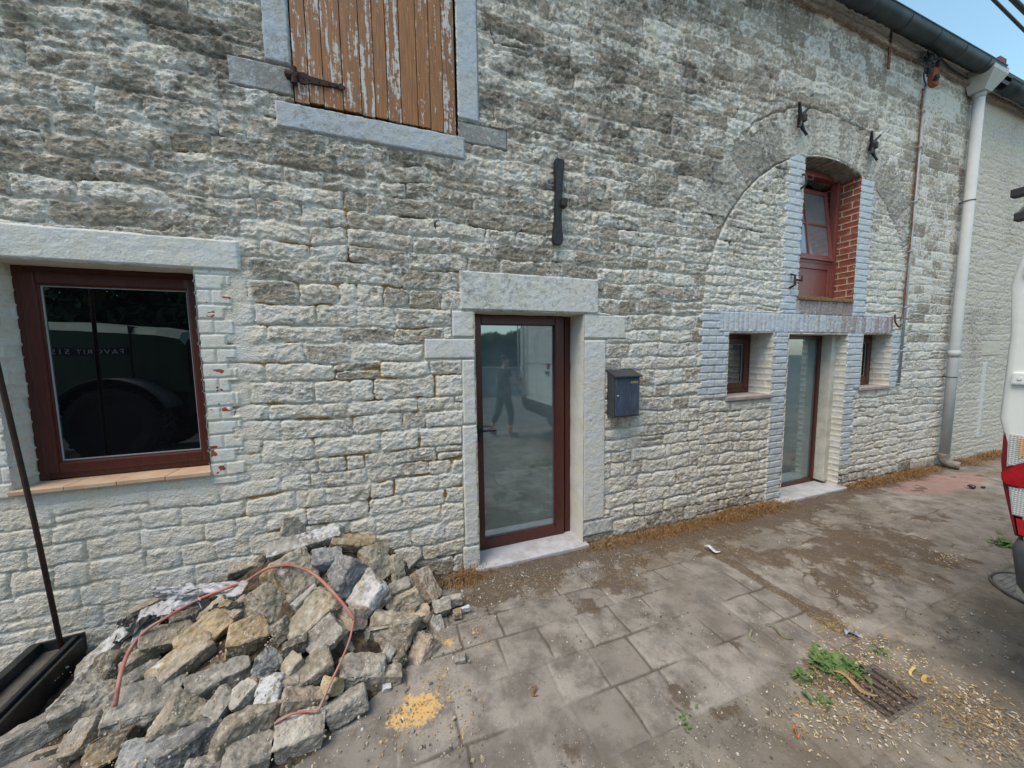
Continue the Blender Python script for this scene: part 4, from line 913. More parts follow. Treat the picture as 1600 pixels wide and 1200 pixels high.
ROCKS = [
 (482,845,146,36,17,'g',.55,'long lime crusted slab lying across the top of the heap',26),
 (462,822,34,50,80,'t',.1,'small upright tan stone peeking up behind the long lime crusted slab',14),
 (548,853,78,28,-3,'o',.0,'flat ochre stone tucked under the right end of the top slab',40),
 (510,874,50,38,8,'b',.1,'dark grey stone under the middle of the top slab',None),
 (585,880,66,46,100,'t',.1,'upright tan stone leaning on the wall at the upper right of the heap',None),
 (617,890,48,28,98,'t',.05,'narrow upright stone right of the tall one leaning on the wall',None),
 (540,901,66,56,62,'b',.25,'flat faced purplish grey stone right of the arching red hose',None),
 (463,900,80,62,112,'t',.05,'big tan block right under the top of the red hose',None),
 (433,922,84,22,-68,'o',.0,'thin bright ochre slab standing on edge beside the big tan block',40),
 (478,934,44,18,42,'g',.4,'small whitish splinter between the tan blocks in mid heap',None),
 (417,949,96,58,-66,'t',.05,'squared tan block standing steeply at the centre of the heap',60),
 (489,965,94,60,46,'t',.1,'long brownish block crossed by the red hose',None),
 (573,938,86,56,54,'w',.38,'pale block with a lime patch at the bend of the red hose',None),
 (663,916,58,42,-60,'r',.22,'pale stone with white specks at the right edge near the wall',None),
 (624,918,42,26,20,'g',.1,'small grey wedge left of the white specked stone',None),
 (629,941,58,32,25,'t',.05,'brown stone below the small grey wedge on the right side',None),
 (613,986,104,62,-10,'t',.05,'largest flat tan block on the right side of the heap',50),
 (654,966,40,42,20,'r',.1,'rusty brown lump behind the largest right block',None),
 (508,996,60,56,45,'w',.15,'rounded tan stone with a pale face left of the hose bend',None),
 (386,999,62,58,15,'o',.12,'ochre cube like stone with a grey top in mid heap',None),
 (377,952,34,32,40,'r',.0,'pinkish brown lump behind the squared tan block',None),
 (421,1038,50,44,-30,'b',.35,'bluish white faceted stone near the heap centre',None),
 (458,1040,30,36,50,'t',.1,'small knobbly stone right of the bluish white one',None),
 (490,1049,64,44,36,'t',.05,'greyish tan wedge right of the knobbly stone',None),
 (568,1048,78,54,12,'w',.30,'pale craggy stone with a pitted top right of the hose',None),
 (660,1022,60,44,68,'r',.08,'brown ochre stone at the far right foot of the heap',None),
 (682,983,44,24,-76,'g',.25,'thin grey upright shard at the right foot of the heap',None),
 (624,1029,28,26,30,'d',.0,'small dark stone left of the brown ochre one',None),
 (606,1022,24,26,-40,'w',.5,'small white shard under the largest right block',None),
 (613,1054,38,28,10,'t',.05,'small brown stone at the foot right of the pale craggy one',None),
 (330,985,96,56,42,'o',.05,'upper end stone of the long sloping tan block',None),
 (285,1035,112,62,38,'t',.05,'long sloping tan block in the left middle of the heap',None),
 (268,995,106,42,12,'t',.15,'flat layered stone just below the red hose on the left',None),
 (343,1063,116,46,24,'g',.05,'elongated stone with a blue black face below the middle',None),
 (222,1108,116,88,14,'g',.1,'big rounded grey boulder under the lower hose end',None),
 (219,1060,60,36,30,'g',.1,'grey slab above the big rounded boulder',None),
 (213,1034,52,34,34,'t',.1,'small greenish brown slab right of the lower red hose',None),
 (176,1048,70,56,60,'d',.0,'dark brown stone behind the lower red hose',None),
 (160,1024,88,30,42,'g',.6,'long lime crusted stone at the upper left of the heap',None),
 (140,1086,84,60,-18,'w',.12,'pale flat topped stone at the left end beside the black steel channel',None),
 (62,1140,142,50,30,'g',.05,'long grey stone at the far left foot beside the black steel channel',None),
 (136,1150,52,48,62,'g',.0,'blocky grey stone right of the long far left one',None),
 (296,1126,108,58,-12,'t',.08,'flat tan stone at the front below the elongated blue black faced one',None),
 (392,1134,118,66,30,'t',.12,'large mottled stone at the front centre',None),
 (347,1098,40,38,55,'g',.1,'small smooth grey stone above the front tan one',None),
 (382,1085,44,38,50,'w',.2,'small pale stone between the grey one and the lime washed one',None),
 (424,1080,44,42,80,'w',.5,'small lime washed stone above the large mottled one',None),
 (477,1094,74,38,6,'r',.05,'pinkish layered stone left of the descending hose',None),
 (540,1106,70,44,32,'g',.1,'grey stone standing alone at the foot right of the hose end',None),
 (470,1143,80,60,20,'w',.25,'tan stone with a whitish side where the hose ends',None),
 (287,1170,108,78,35,'b',.15,'big bluish grey rock at the front edge',None),
 (218,1180,48,52,70,'b',.2,'rough grey lump left of the big bluish rock',None),
 (384,1188,80,66,20,'w',.35,'pale rock at the bottom front of the heap',None),
 (318,1205,62,46,10,'g',.25,'grey stone at the very bottom front of the heap',None),
 (340,962,52,46,45,'t',.0,'brown block just behind the sloping tan block',None),
 (291,968,48,28,20,'d',.0,'dark grey stone in the hollow under the plastic sheet',None),
 (550,968,38,48,80,'r',.05,'reddish tan stone right below the hose bend',None),
 (462,1010,44,30,25,'d',.0,'dark brown stone in the hollow left of the rounded tan one',None),
 (452,1068,30,24,10,'t',.0,'tiny tan stone above the pinkish layered one',None),
 (520,1072,28,36,70,'o',.0,'small ochre lump in the gap beside the hose',None),
 (92,1168,64,14,18,'r',.0,'thin reddish sliver under the long far left stone',None),
 (178,1165,44,66,80,'d',.0,'dark stained stone under the big rounded boulder',None),
 (655,1000,26,20,30,'g',.1,'small chip behind the far right foot stone',None),
 (240,945,60,22,25,'t',.1,'thin stone against the wall at the left of the plastic sheet',None),
 (600,935,26,20,30,'g',.2,'small grey chip between the lime patched block and the brown stone',None),
 (440,985,40,28,-60,'d',.0,'dark stone in the gap right of the squared tan block',None),
 (110,1110,50,26,30,'g',.1,'grey stone wedged beside the black steel channel',None),
 (640,950,30,24,-20,'t',.1,'little brown chip beside the white specked stone',None),
]
for i, (px, py, L, Sw, an, cl, wh_, lb, dp_) in enumerate(ROCKS): put_rock(i, px, py, L, Sw, an, cl, wh_, lb, dep=dp_)
for i, (px, py, L, Sw, cl, wh_, lb) in enumerate([(706, 943, 38, 18, 'w', .3, 'flat pale chip lying between the heap and the dead grass'), (690, 955, 34, 26, 'g', .1, 'grey stone at the right toe of the heap below the flat pale chip'), (714, 962, 16, 15, 'o', 0, 'little orange ochre crumb at the right toe of the heap'), (727, 953, 20, 9, 'w', .7, 'small white splinter right of the orange crumb'), (719, 1033, 22, 17, 'g', .1, 'small grey stone alone on the paving right of the heap'), (604, 1077, 14, 15, 'w', .9, 'small white chip on the paving below the heap')]):
    put_rock(200+i, px, py, L, Sw, 15, cl, wh_, lb, on='ground', group='loose chips at the heap foot')
rd = random.Random(5); nf = 0
for i in range(400):
    px = rd.uniform(20, 690); py = rd.uniform(870, 1199); q, zd = heap_hit(px, py)
    if q[1] > -.06 or q[2] < gheight(np.array(q[0]), np.array(q[1]))+.03: continue
    put_rock(300+i, px, py, rd.uniform(28, 60), rd.uniform(20, 40), rd.uniform(0, 180), rd.choice('tgdtog'), rd.choice((0, 0, .2)), 'small brown grey rubble stone wedged in the gaps between larger ones', back=-.10, group='small stones wedged in the gaps of the heap')
    nf += 1
    if nf >= 48: break
_cr = random.Random(77); CR_ = []
# ---- red hose lying over the heap
from mathutils.bvhtree import BVHTree
_v = []; _f = []
for _o in COL.objects:
    if _o.name.startswith('rubble_stone'):
        k0 = len(_v); mw = _o.matrix_world if _o.matrix_world != Matrix.Identity(4) else _o.matrix_basis
        _v += [mw @ v.co for v in _o.data.vertices]; _f += [tuple(k0+i for i in p.vertices) for p in _o.data.polygons]
BVH = BVHTree.FromPolygons(_v, _f)
def on_rocks(px, py):
    d = Vector(ray(px, py)); h, _, _, _ = BVH.ray_cast(Vector(CAMP), d)
    if h is None: h = Vector(heap_hit(px, py)[0])
    return h, d
def over_heap(pts, lift):
    out = []
    for px, py, dl in pts:
        q, d = on_rocks(px, py); out.append(((q-Vector(CAMP)).length, d))
    ds = [a for a, _ in out]; ds = [min(ds[max(0, i-1):i+2]) for i in range(len(ds))]
    return [Vector(CAMP)+d*(a-.016) for a, (_, d) in zip(ds, out)]
M['hose'] = simple('dusty_red_plastic_hose', (.40, .10, .07), .6, 0, .35, 14, .3, col2=(.30, .19, .16), bsc=60)
for _ in range(2600):
    px_, py_ = _cr.uniform(60, 700), _cr.uniform(850, 1199); h_, d_ = on_rocks(px_, py_)
    if h_.y > -.02 or h_.z < GZ+.01: continue
    s_ = .0025+.010*_cr.random()**3; CR_.append((h_.x, h_.y, h_.z-s_*.3, s_*1.3, s_, s_*.6))
hp = over_heap([(180,1104,-.005),(188,1055,.0),(203,1015,.01),(228,985,.01),(265,962,.02),(310,937,.03),(352,920,.02),(385,908,.01),(405,895,.01),(425,886,.02),(458,884,.03),(490,897,.03),(520,925,.03),(545,955,.02),(553,968,.02)], .035)
hp2 = over_heap([(553,968,.02),(546,1000,.02),(532,1035,.02),(515,1070,.02),(497,1112,.015)], .035)
hp3 = over_heap([(497,1112,.012),(478,1112,.012),(455,1116,.01),(440,1124,.005),(428,1131,-.005)], .03)
hs_ = empty('red_hose', hp[0], 'dusty red plastic hose arching over the rubble heap', 'hose')
tubeo('hose', smoothpath(hp, 5), .0085, M['hose'], hs_, 10); tubeo('hose', smoothpath(hp2, 5), .0060, M['hose'], hs_, 8); tubeo('hose', smoothpath(hp3, 4), .0055, M['hose'], hs_, 8)
bm = bmesh.new()
q = hp[5]
tube(bm, [q+Vector((0, 0, .014)), q+Vector((.014, -.01, 0)), q+Vector((0, -.006, -.015)), q+Vector((-.014, 0, 0)), q+Vector((0, 0, .014))], .003, 5); tube(bm, [q+Vector((.0, 0, -.013)), q+Vector((.02, -.02, -.05))], .003, 5)
fin(bm, 'wire_tie', M['alu'], hs_)
# ---- crumpled plastic sheet with a black sack below it
def cloth(name, corners, mat, seed, amp, lab, cat, nu=46, nv=22, sm=True):
    c00, c10, c11, c01 = [Vector(c) for c in corners]; pts = np.zeros((nv, nu, 3))
    for j in range(nv):
        for i in range(nu):
            u = i/(nu-1); v = j/(nv-1); pts[j, i] = (c00*(1-u)+c10*u)*(1-v)+(c01*(1-u)+c11*u)*v
    a, bb = np.meshgrid(np.linspace(0, 1, nu), np.linspace(0, 1, nv)); nn = fbm(a*4+seed, bb*2.5, 4, seed, .6, True); n2_ = fbm(a*7, bb*6, 3, seed+5)
    pts[..., 1] -= amp*nn; pts[..., 2] += amp*1.1*n2_-.02*np.sin(a*9)*bb; pts[..., 0] += .02*n2_
    o = gridmesh(name, pts, np.ones((nv-1, nu-1), bool), {}, mat); s = o.modifiers.new('thick', 'SOLIDIFY'); s.thickness = .0025
    return tag(o, lab, cat)
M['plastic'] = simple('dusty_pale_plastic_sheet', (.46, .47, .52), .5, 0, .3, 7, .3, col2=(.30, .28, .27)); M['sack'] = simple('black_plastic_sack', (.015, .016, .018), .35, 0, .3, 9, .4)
def hh(px, py, l): 
    q, d = on_rocks(px, py); return q-d*l*.6
cloth('plastic_sheet', [hh(238, 918, .03), hh(392, 905, .03), hh(378, 925, .07), hh(252, 932, .05)], M['plastic'], 7, .03, 'crumpled pale plastic sheet between the wall and the red hose', 'plastic sheet')
cloth('plastic_strip', [hh(222, 950, .04), hh(300, 922, .04), hh(318, 930, .07), hh(206, 1004, .05)], M['plastic'], 17, .022, 'torn pale strip of plastic trailing down left behind the red hose', 'plastic sheet')
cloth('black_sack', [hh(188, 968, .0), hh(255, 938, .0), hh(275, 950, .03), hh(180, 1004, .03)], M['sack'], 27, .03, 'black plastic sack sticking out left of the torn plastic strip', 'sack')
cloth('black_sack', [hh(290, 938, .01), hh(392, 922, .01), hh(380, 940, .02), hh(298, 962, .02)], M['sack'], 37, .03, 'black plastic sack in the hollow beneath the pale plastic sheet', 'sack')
# ---- black steel channel and iron rod
ch = empty('steel_channel', (-1.92, -.1, GZ), 'black steel channel beam lying towards the wall at the lower left corner', 'steel beam')
M['blk'] = simple('scratched_black_steel', (.020, .024, .030), .45, .5, .5, 9, .2, col2=(.045, .045, .045)); M['dust'] = simple('dusty_grey_web', (.10, .092, .078), .9, 0, .4, 14, .4)
BMX = Matrix.Translation((-1.93, -.05, -.10)) @ Matrix.Rotation(R(5), 4, 'Z')
def bb_(name, a, mat): boxo(name, *a, mat, ch, .006, BMX)
bb_('web', (-.075, .085, -1.7, .0, -.02, .02), M['dust']); bb_('flange', (.05, .075, -1.7, .0, .021, .075), M['blk']); bb_('flange', (-.12, -.075, -1.7, .0, -.02, .085), M['blk'])
bb_('flange', (.086, .105, -1.68, -.01, -.10, .06), M['blk']); bb_('end_plate', (-.12, .10, .001, .014, -.04, .08), M['blk'])
a = wallp(96, 1012, -.07); c = wallp(0, 590, -.16); d = (c-a)
tag(tubeo('iron_rod', [Vector(a), Vector(a+d*.5)+Vector((.006, 0, 0)), Vector(c), Vector(a+d*1.5)], .0115, M['rust'], None, 8), 'thin dark iron rod standing on the black channel in front of the left window', 'iron rod')

# ------------------------------------------------------------------ dead grass, weeds, litter
def blades(name, items, mat, lab, cat):
    """items: (base, dir, length, width, droop)"""
    nv = len(items)*6; co = np.zeros((nv, 3), np.float32); q = []
    for i, (p, d, L, w_, dr_) in enumerate(items):
        d = Vector(d).normalized(); s = d.cross(Vector((0, 0, 1)));
        if s.length < .1: s = Vector((1, 0, 0))
        s.normalize(); p = Vector(p); m_ = p+d*L*.55; t = p+d*L*.95+Vector((0, 0, -dr_*L))
        for k, (c, ww) in enumerate(((p, w_), (m_, w_*.8), (t, w_*.25))):
            co[i*6+k*2] = c-s*ww/2; co[i*6+k*2+1] = c+s*ww/2
        b_ = i*6; q += [(b_, b_+1, b_+3, b_+2), (b_+2, b_+3, b_+5, b_+4)]
    me = bpy.data.meshes.new(name); me.from_pydata(co.tolist(), [], q); me.update()
    return tag(link(name, me, mat), lab, cat, kind='stuff')
b = NB('dead_grass'); n = b.noise(30, 3, .6); n2_ = b.noise(3, 3, .6)
M['deadgrass'] = b.fin(b.mix(b.step(n, .35, .65), b.mix(n2_, (.30, .155, .065), (.36, .25, .11)), (.15, .085, .045)), .9, 0, .2)
rd = random.Random(9); it = []
dens = [(330, .9, .6), (745, .6, .5)]
def tuft(x, y, r, n, h0, h1):
    for _ in range(n):
        a = rd.uniform(0, 6.283); q = rd.random()**.6*r; px, py = x+q*math.cos(a), min(y+q*math.sin(a)*.6, -.008); g = float(gheight(np.array(px), np.array(py)))
        it.append(((px, py, g), (math.cos(a)*rd.uniform(.2, 1.3), math.sin(a)*rd.uniform(.2, 1.2)-.35, rd.uniform(.15, 1.1)), rd.uniform(h0, h1), rd.uniform(.0026, .0055), rd.uniform(.1, .75)))
x = .42
while x < 10.5:
    k = .5+.5*math.sin(x*2.1)+.4*math.sin(x*5.3+1)
    if x < .62 or x > 1.72:
        if not 4.42 < x < 5.55: tuft(x, -.05-.07*rd.random(), .10+.06*rd.random(), int(80+95*max(0, k)), .025, .10+.05*max(0, k))
    elif rd.random() < .35: tuft(x, -.09, .05, 14, .015, .04)
    x += .045+.012*max(0, x-4)
for x, y, r_, n_, h_ in ((.52, -.12, .07, 130, .07), (2.95, -.10, .13, 260, .09), (2.4, -.08, .1, 140, .08), (3.5, -.12, .16, 260, .08), (3.95, -.16, .18, 240, .07), (4.4, -.2, .2, 220, .06), (5.75, -.12, .14, 160, .09), (6.3, -.1, .2, 220, .12), (6.9, -.1, .25, 260, .15), (7.5, -.1, .2, 160, .10), (8.7, -.15, .28, 240, .16), (9.3, -.12, .3, 200, .13), (9.1, -.55, .14, 90, .05), (4.9, -.35, .3, 200, .04), (8.1, -.5, .12, 60, .04)): tuft(x, y, r_, n_, .02, h_)
blades('dead_grass', it, M['deadgrass'], 'dry brown dead grass along the foot of the wall', 'grass')
# straw and short fibres over the dirt
it = []
for _ in range(6000):
    px, py, r_, s_ = rd.choice([q_ for q_ in blobs if q_[2] > .17]+[(1330, 1040, .25, 1), (1300, 1090, .2, 1), (1480, 1110, .2, 1), (1300, 975, .08, 1), (1540, 1130, .2, 1)]); c = gndp(px, py); x = c[0]+rd.gauss(0, r_*.7); y = min(c[1]+rd.gauss(0, r_*.55), -.03)
    g = float(gheight(np.array(x), np.array(y)))+.006; a = rd.uniform(0, 6.283); it.append(((x, y, g), (math.cos(a), math.sin(a), .12), rd.uniform(.012, .045), rd.uniform(.0012, .003), .1))
for _ in range(500):
    x = rd.uniform(2.57, 2.67); y = rd.uniform(-1.58, -.4); a = rd.uniform(0, 6.28); it.append(((x, y, gheight(np.array(x), np.array(y))+.006), (math.cos(a), math.sin(a), .2), rd.uniform(.01, .03), .002, .1))
M['straw'] = simple('straw', (.36, .27, .13), .85, 0, .5, 50, col2=(.12, .075, .04))
blades('straw', it, M['straw'], 'straw and fibres scattered over the dirt', 'straw')
# pebbles, chips: one object each, nobody could count them
def bits(name, items, mat, lab, cat, seed=1):
    rd2 = random.Random(seed); vs = []; fs = []
    tet = [(-1, -1, -.5), (1, -.9, -.5), (.9, 1, -.5), (-1, .8, -.5), (-.6, -.6, .5), (.7, -.5, .5), (.5, .6, .5), (-.5, .5, .5)]
    Fq = [(0, 3, 2, 1), (4, 5, 6, 7), (0, 1, 5, 4), (1, 2, 6, 5), (2, 3, 7, 6), (3, 0, 4, 7)]
    for (x, y, z, sx_, sy_, sz_) in items:
        a = rd2.uniform(0, 6.28); ca, sa = math.cos(a), math.sin(a); b0 = len(vs); tl = rd2.uniform(-.3, .3)
        for t in tet:
            u, v, w_ = t[0]*sx_*rd2.uniform(.6, 1.1)/2, t[1]*sy_*rd2.uniform(.6, 1.1)/2, t[2]*sz_*rd2.uniform(.7, 1.2)
            vs.append((x+u*ca-v*sa, y+u*sa+v*ca, z+sz_*.5+w_+u*tl)); 
        fs += [tuple(b0+k for k in f) for f in Fq]
    me = bpy.data.meshes.new(name); me.from_pydata(vs, [], fs); me.update()
    return tag(link(name, me, mat), lab, cat, kind='stuff')
def cellcol(name, cols, sc=60, rough=.9):
    b = NB(name); vo = b.n('ShaderNodeTexVoronoi'); b.t.links.new(b.coord(), vo.inputs['Vector']); vo.inputs['Scale'].default_value = sc
    s = b.n('ShaderNodeSeparateColor'); b.t.links.new(vo.outputs['Color'], s.inputs[0]); r = b.n('ShaderNodeValToRGB'); b.t.links.new(s.outputs[0], r.inputs[0])
    el = r.color_ramp.elements; r.color_ramp.interpolation = 'CONSTANT'
    while len(el) < len(cols): el.new(.5)
    for i, c in enumerate(cols): el[i].position = i/len(cols); el[i].color = (*c, 1)
    b.bump(b.noise(90, 4), .4, .004)
    return b.fin(r.outputs[0], rough)
M['grit'] = cellcol('mixed_grit', [(.10, .09, .075), (.22, .20, .17), (.33, .31, .28), (.14, .12, .10), (.50, .49, .46), (.20, .16, .12), (.09, .08, .07), (.27, .22, .16)], 45)
M['woodchip'] = cellcol('wood_chips', [(.46, .36, .22), (.35, .25, .13), (.52, .45, .33), (.24, .15, .08), (.42, .30, .15), (.56, .50, .40)], 40)
M['ochrebit'] = cellcol('ochre_crumbs', [(.40, .26, .11), (.34, .22, .09), (.44, .32, .17)], 40)
def gz1(x, y): return float(gheight(np.array(x), np.array(y)))+.001
bits('mortar_crumbs', CR_, cellcol('mortar_crumb', [(.40, .36, .29), (.30, .24, .16), (.22, .19, .15), (.44, .30, .14), (.50, .48, .43)], 60), 'crumbs of mortar and stone lying on the rubble heap', 'rubble', 8)
L_ = []
for _ in range(5200):
    m_ = rd.random()
    if m_ < .36: c = gndp(*rd.choice([(760, 925), (820, 900), (880, 890), (700, 960), (940, 880), (780, 890)])); x, y = c[0]+rd.gauss(0, .2), c[1]+rd.gauss(0, .12)
    elif m_ < .62: px, py, r_, s_ = rd.choice(blobs); c = gndp(px, py); x, y = c[0]+rd.gauss(0, r_*.8), c[1]+rd.gauss(0, r_*.7)
    elif m_ < .80: c = gndp(*rd.choice([(1340, 1120), (1150, 1150), (1480, 990), (1500, 1120), (1100, 1180)])); x, y = c[0]+rd.gauss(0, .22), c[1]+rd.gauss(0, .10)
    else: x, y = rd.uniform(-.6, 5.5), rd.uniform(-2.6, -.05)
    y = min(y, -.02); s_ = .003+.009*rd.random()**4
    L_.append((x, y, gz1(x, y)+(.004 if y > -.4 else 0), s_*rd.uniform(.8, 1.6), s_, s_*.6))
for _ in range(420):
    px = rd.uniform(430, 760); py = rd.uniform(900, 1190); q = gndp(px, py)
    if heap(q[0], q[1]) > gheight(q[0], q[1])+.03: continue
    s_ = .005+.016*rd.random()**3; L_.append((q[0], min(q[1], -.03), gz1(q[0], q[1]), s_*1.4, s_, s_*.6))
bits('gravel', L_, M['grit'], 'loose grit and small stones scattered over the paving', 'gravel', 2)
L_ = []
for _ in range(1500):
    c = gndp(*rd.choice([(1340, 1030), (1300, 1020), (1420, 1040), (1290, 1085), (1350, 1110), (1400, 1130), (1310, 975), (1540, 1110), (1500, 1085), (1480, 870), (1560, 1150), (1380, 1010), (1260, 1130)])); x, y = c[0]+rd.gauss(0, .11), c[1]+rd.gauss(0, .055); s_ = rd.uniform(.004, .011)
    if 2.17 < x < 2.5 and -1.935 < y < -1.725: continue
    L_.append((x, y, gz1(x, y), s_*rd.uniform(1.2, 2.6), s_*.7, s_*.35))
for _ in range(260):
    x, y = rd.uniform(.8, 6), rd.uniform(-2.6, -.1); s_ = rd.uniform(.004, .009); L_.append((x, y, gz1(x, y), s_*rd.uniform(1.5, 3), s_*.6, s_*.3))
bits('wood_chips', L_, M['woodchip'], 'pale wood chips and husks around the drain', 'wood chips', 3)
L_ = []
for _ in range(420):
    c = gndp(*rd.choice([(652, 1110), (640, 1120), (700, 1085), (700, 1003), (760, 1010), (690, 1060), (720, 1140), (620, 1150), (745, 985)])); x, y = c[0]+rd.gauss(0, .06), c[1]+rd.gauss(0, .045); s_ = .003+.008*rd.random()**3
    L_.append((x, y, gz1(x, y)+.001, s_*1.3, s_, s_*.7))
bits('ochre_crumbs', L_, M['ochrebit'], 'crumbs of ochre mortar and sand on the paving', 'sand', 4)
# dry leaves and litter that one can point at
def leaf(name, px0, py0, px1, py1, wd, col, lab, cat='leaf', curl=.012, zc=.012):
    a = Vector(gndp(px0, py0)); c = Vector(gndp(px1, py1)); d = c-a; s = Vector((-d.y, d.x, 0)).normalized(); vs = []; n_ = 12
    for i in range(n_+1):
        t = i/n_; w_ = wd*math.sin(math.pi*(.05+.93*t))**.8; p = a+d*t+s*.012*math.sin(t*7); z = zc+curl*math.sin(t*6)
        vs += [p+s*w_/2+Vector((0, 0, z+.004)), p+Vector((0, 0, z)), p-s*w_/2+Vector((0, 0, z+.005))]
    fs = []
    for i in range(n_):
        for k in (0, 1): fs.append((i*3+k, i*3+k+1, i*3+k+4, i*3+k+3))
    me = bpy.data.meshes.new(name); me.from_pydata([tuple(v) for v in vs], [], fs); me.update()
    o = link(name, me, simple(name+'_mat', col, .8, 0, .3, 40, .3), smooth=True); s_ = o.modifiers.new('t', 'SOLIDIFY'); s_.thickness = .0012; return tag(o, lab, cat)
leaf('dry_leaf', 1300, 1052, 1371, 1092, .034, (.40, .25, .13), 'long curled tan dry leaf beside the drain grate')
leaf('dry_leaf', 1421, 1041, 1430, 1064, .012, (.48, .40, .14), 'short yellow dry leaf at the upper edge of the drain grate')
leaf('dry_leaf', 1438, 1058, 1452, 1070, .028, (.50, .33, .10), 'small yellow orange leaf at the right corner of the drain grate')
leaf('dry_leaf', 1196, 978, 1238, 1002, .016, (.17, .18, .09), 'thin grey green willow leaf on the slabs left of the joint')
leaf('dry_leaf', 1168, 985, 1178, 1005, .012, (.20, .19, .12), 'short grey green leaf beside the thin willow leaf')
leaf('dry_leaf', 1418, 838, 1450, 842, .022, (.48, .42, .28), 'pale dry leaf on the brown dirt right of the narrow door')
leaf('litter', 1100, 856, 1126, 864, .05, (.62, .64, .68), 'small scrap of white paper on the dirt before the wall', 'litter')
leaf('litter', 1322, 995, 1340, 990, .03, (.28, .30, .48), 'small bluish plastic scrap at the paving joint', 'litter')
leaf('bark_piece', 832, 1078, 838, 1090, .022, (.20, .095, .05), 'small brown curl of bark on the front slabs', 'bark')
leaf('litter', 1238, 1144, 1250, 1150, .03, (.55, .17, .07), 'small orange shard at the bottom right of the slabs', 'litter')
# two lumps of dark dung or mud on the far road
for px, py, s_, lb in ((1518, 762, .055, 'dark ring shaped clod of mud on the road near the downpipe'), (1536, 762, .03, 'small dark clod of mud right of the ring shaped one')):
    q = gndp(px, py); me = rock_mesh(900+px, (s_*1.6, s_, s_*.7), 8); o = bpy.data.objects.new('mud_clod', me); COL.objects.link(o); me.materials.append(M['rock']); o.location = (q[0], q[1], GZ+s_*.25); o.color = (.03, .022, .02, 1); tag(o, lb, 'clod')
# green weeds
M['weed'] = simple('weed_green', (.055, .115, .025), .7, 0, .5, 30, .2, col2=(.11, .17, .05))
def weed(pts, lab, n, hmax, seed, broad=.5):
    r3 = random.Random(seed); vs = []; fs = []
    for _ in range(n):
        px, py = r3.choice(pts); c = gndp(px, py); x, y = c[0]+r3.gauss(0, .030), c[1]+r3.gauss(0, .018); a = r3.uniform(0, 6.28); el = r3.uniform(.1, 1.1); L = r3.uniform(.02, hmax); br = r3.random() < broad
        d = Vector((math.cos(a)*math.cos(el), math.sin(a)*math.cos(el), math.sin(el))); s = d.cross(Vector((0, 0, 1))).normalized(); w_ = L*(.42 if br else .10); p = Vector((x, y, GZ+.002)); up_ = s.cross(d)
        prof = [(0, .08), (.3, .8), (.6, 1), (.85, .6), (1, .03)]; b0 = len(vs)
        for t, k in prof:
            q = p+d*L*t-Vector((0, 0, .35*L*t*t)); vs += [q-s*w_*k/2+up_*w_*k*.15, q, q+s*w_*k/2+up_*w_*k*.15]
        for i in range(4):
            for k in (0, 1): fs.append((b0+i*3+k, b0+i*3+k+1, b0+i*3+k+4, b0+i*3+k+3))
    me = bpy.data.meshes.new('weed'); me.from_pydata([tuple(v) for v in vs], [], fs); me.update(); return tag(link('weed', me, M['weed'], smooth=True), lab, 'weed')
weed([(1280, 1028), (1300, 1035), (1320, 1040), (1335, 1050), (1290, 1042), (1310, 1055)], 'lush green weed clump left of the drain grate', 260, .075, 1)
weed([(1245, 1060), (1255, 1066), (1262, 1058)], 'small leafy green weed left of the big clump by the drain', 70, .05, 2)
weed([(1282, 1095)], 'broad leaved seedling below the big weed clump', 16, .06, 3, .95)
weed([(1374, 1020)], 'tiny green weed above the drain grate', 34, .04, 4)
weed([(1072, 1122), (1066, 1128)], 'tiny grey green sprig on the bottom paving edge', 26, .035, 5)
weed([(1556, 850), (1570, 853), (1563, 846)], 'green weed tuft beside the van bumper', 90, .09, 6)
# ------------------------------------------------------------------ WHITE VAN (rear corner in view, the rest in the door's reflection)
VAN = empty('van', (5.1, -2.95, GZ), 'white panel van parked by the facade with its red and clear tail light in view', 'van')
b = NB('van_white_paint'); M['vanw'] = b.fin(b.mix(b.step(b.noise(3, 6, .7), .45, .8), (.62, .64, .62), (.50, .51, .48)), .28, 0, .5)
M['bump'] = simple('dark_grey_plastic', (.045, .052, .062), .6, 0, .2, 10, .1); M['tyre'] = simple('tyre_rubber', (.018, .018, .018), .8, 0, .3, 20, .3)
M['redlens'] = simple('red_lens', (.34, .006, .012), .12, 0, .3, 30, .0, .6); M['darkred'] = simple('dark_red_lens', (.14, .006, .012), .15, 0, .2, 10, 0, .6)
def ribs(b):
    q = b.n('ShaderNodeSeparateXYZ'); b.t.links.new(b.coord(), q.inputs[0])
    a = b.ma('ABSOLUTE', b.ma('SINE', b.ma('MULTIPLY', q.outputs[2], 330.0))); c = b.ma('ABSOLUTE', b.ma('SINE', b.ma('MULTIPLY', q.outputs[1], 330.0)))
    return b.ma('MULTIPLY', b.ma('MULTIPLY', a, c), b.ma('ADD', b.noise(30, 3), .35))
b = NB('ribbed_clear_lens'); v = ribs(b); M['clear'] = b.fin(b.mix(b.step(v, .2, .6), (.60, .60, .58), (.40, .40, .40)), .15, .3, .6); b.bump(v, .6, .004)
b = NB('ribbed_amber_lens'); v = ribs(b); b.bump(v, .6, .004); M['amber'] = b.fin(b.mix(b.step(v, .2, .6), (.66, .42, .25), (.48, .27, .15)), .15, .2, .6)
yc = -2.95
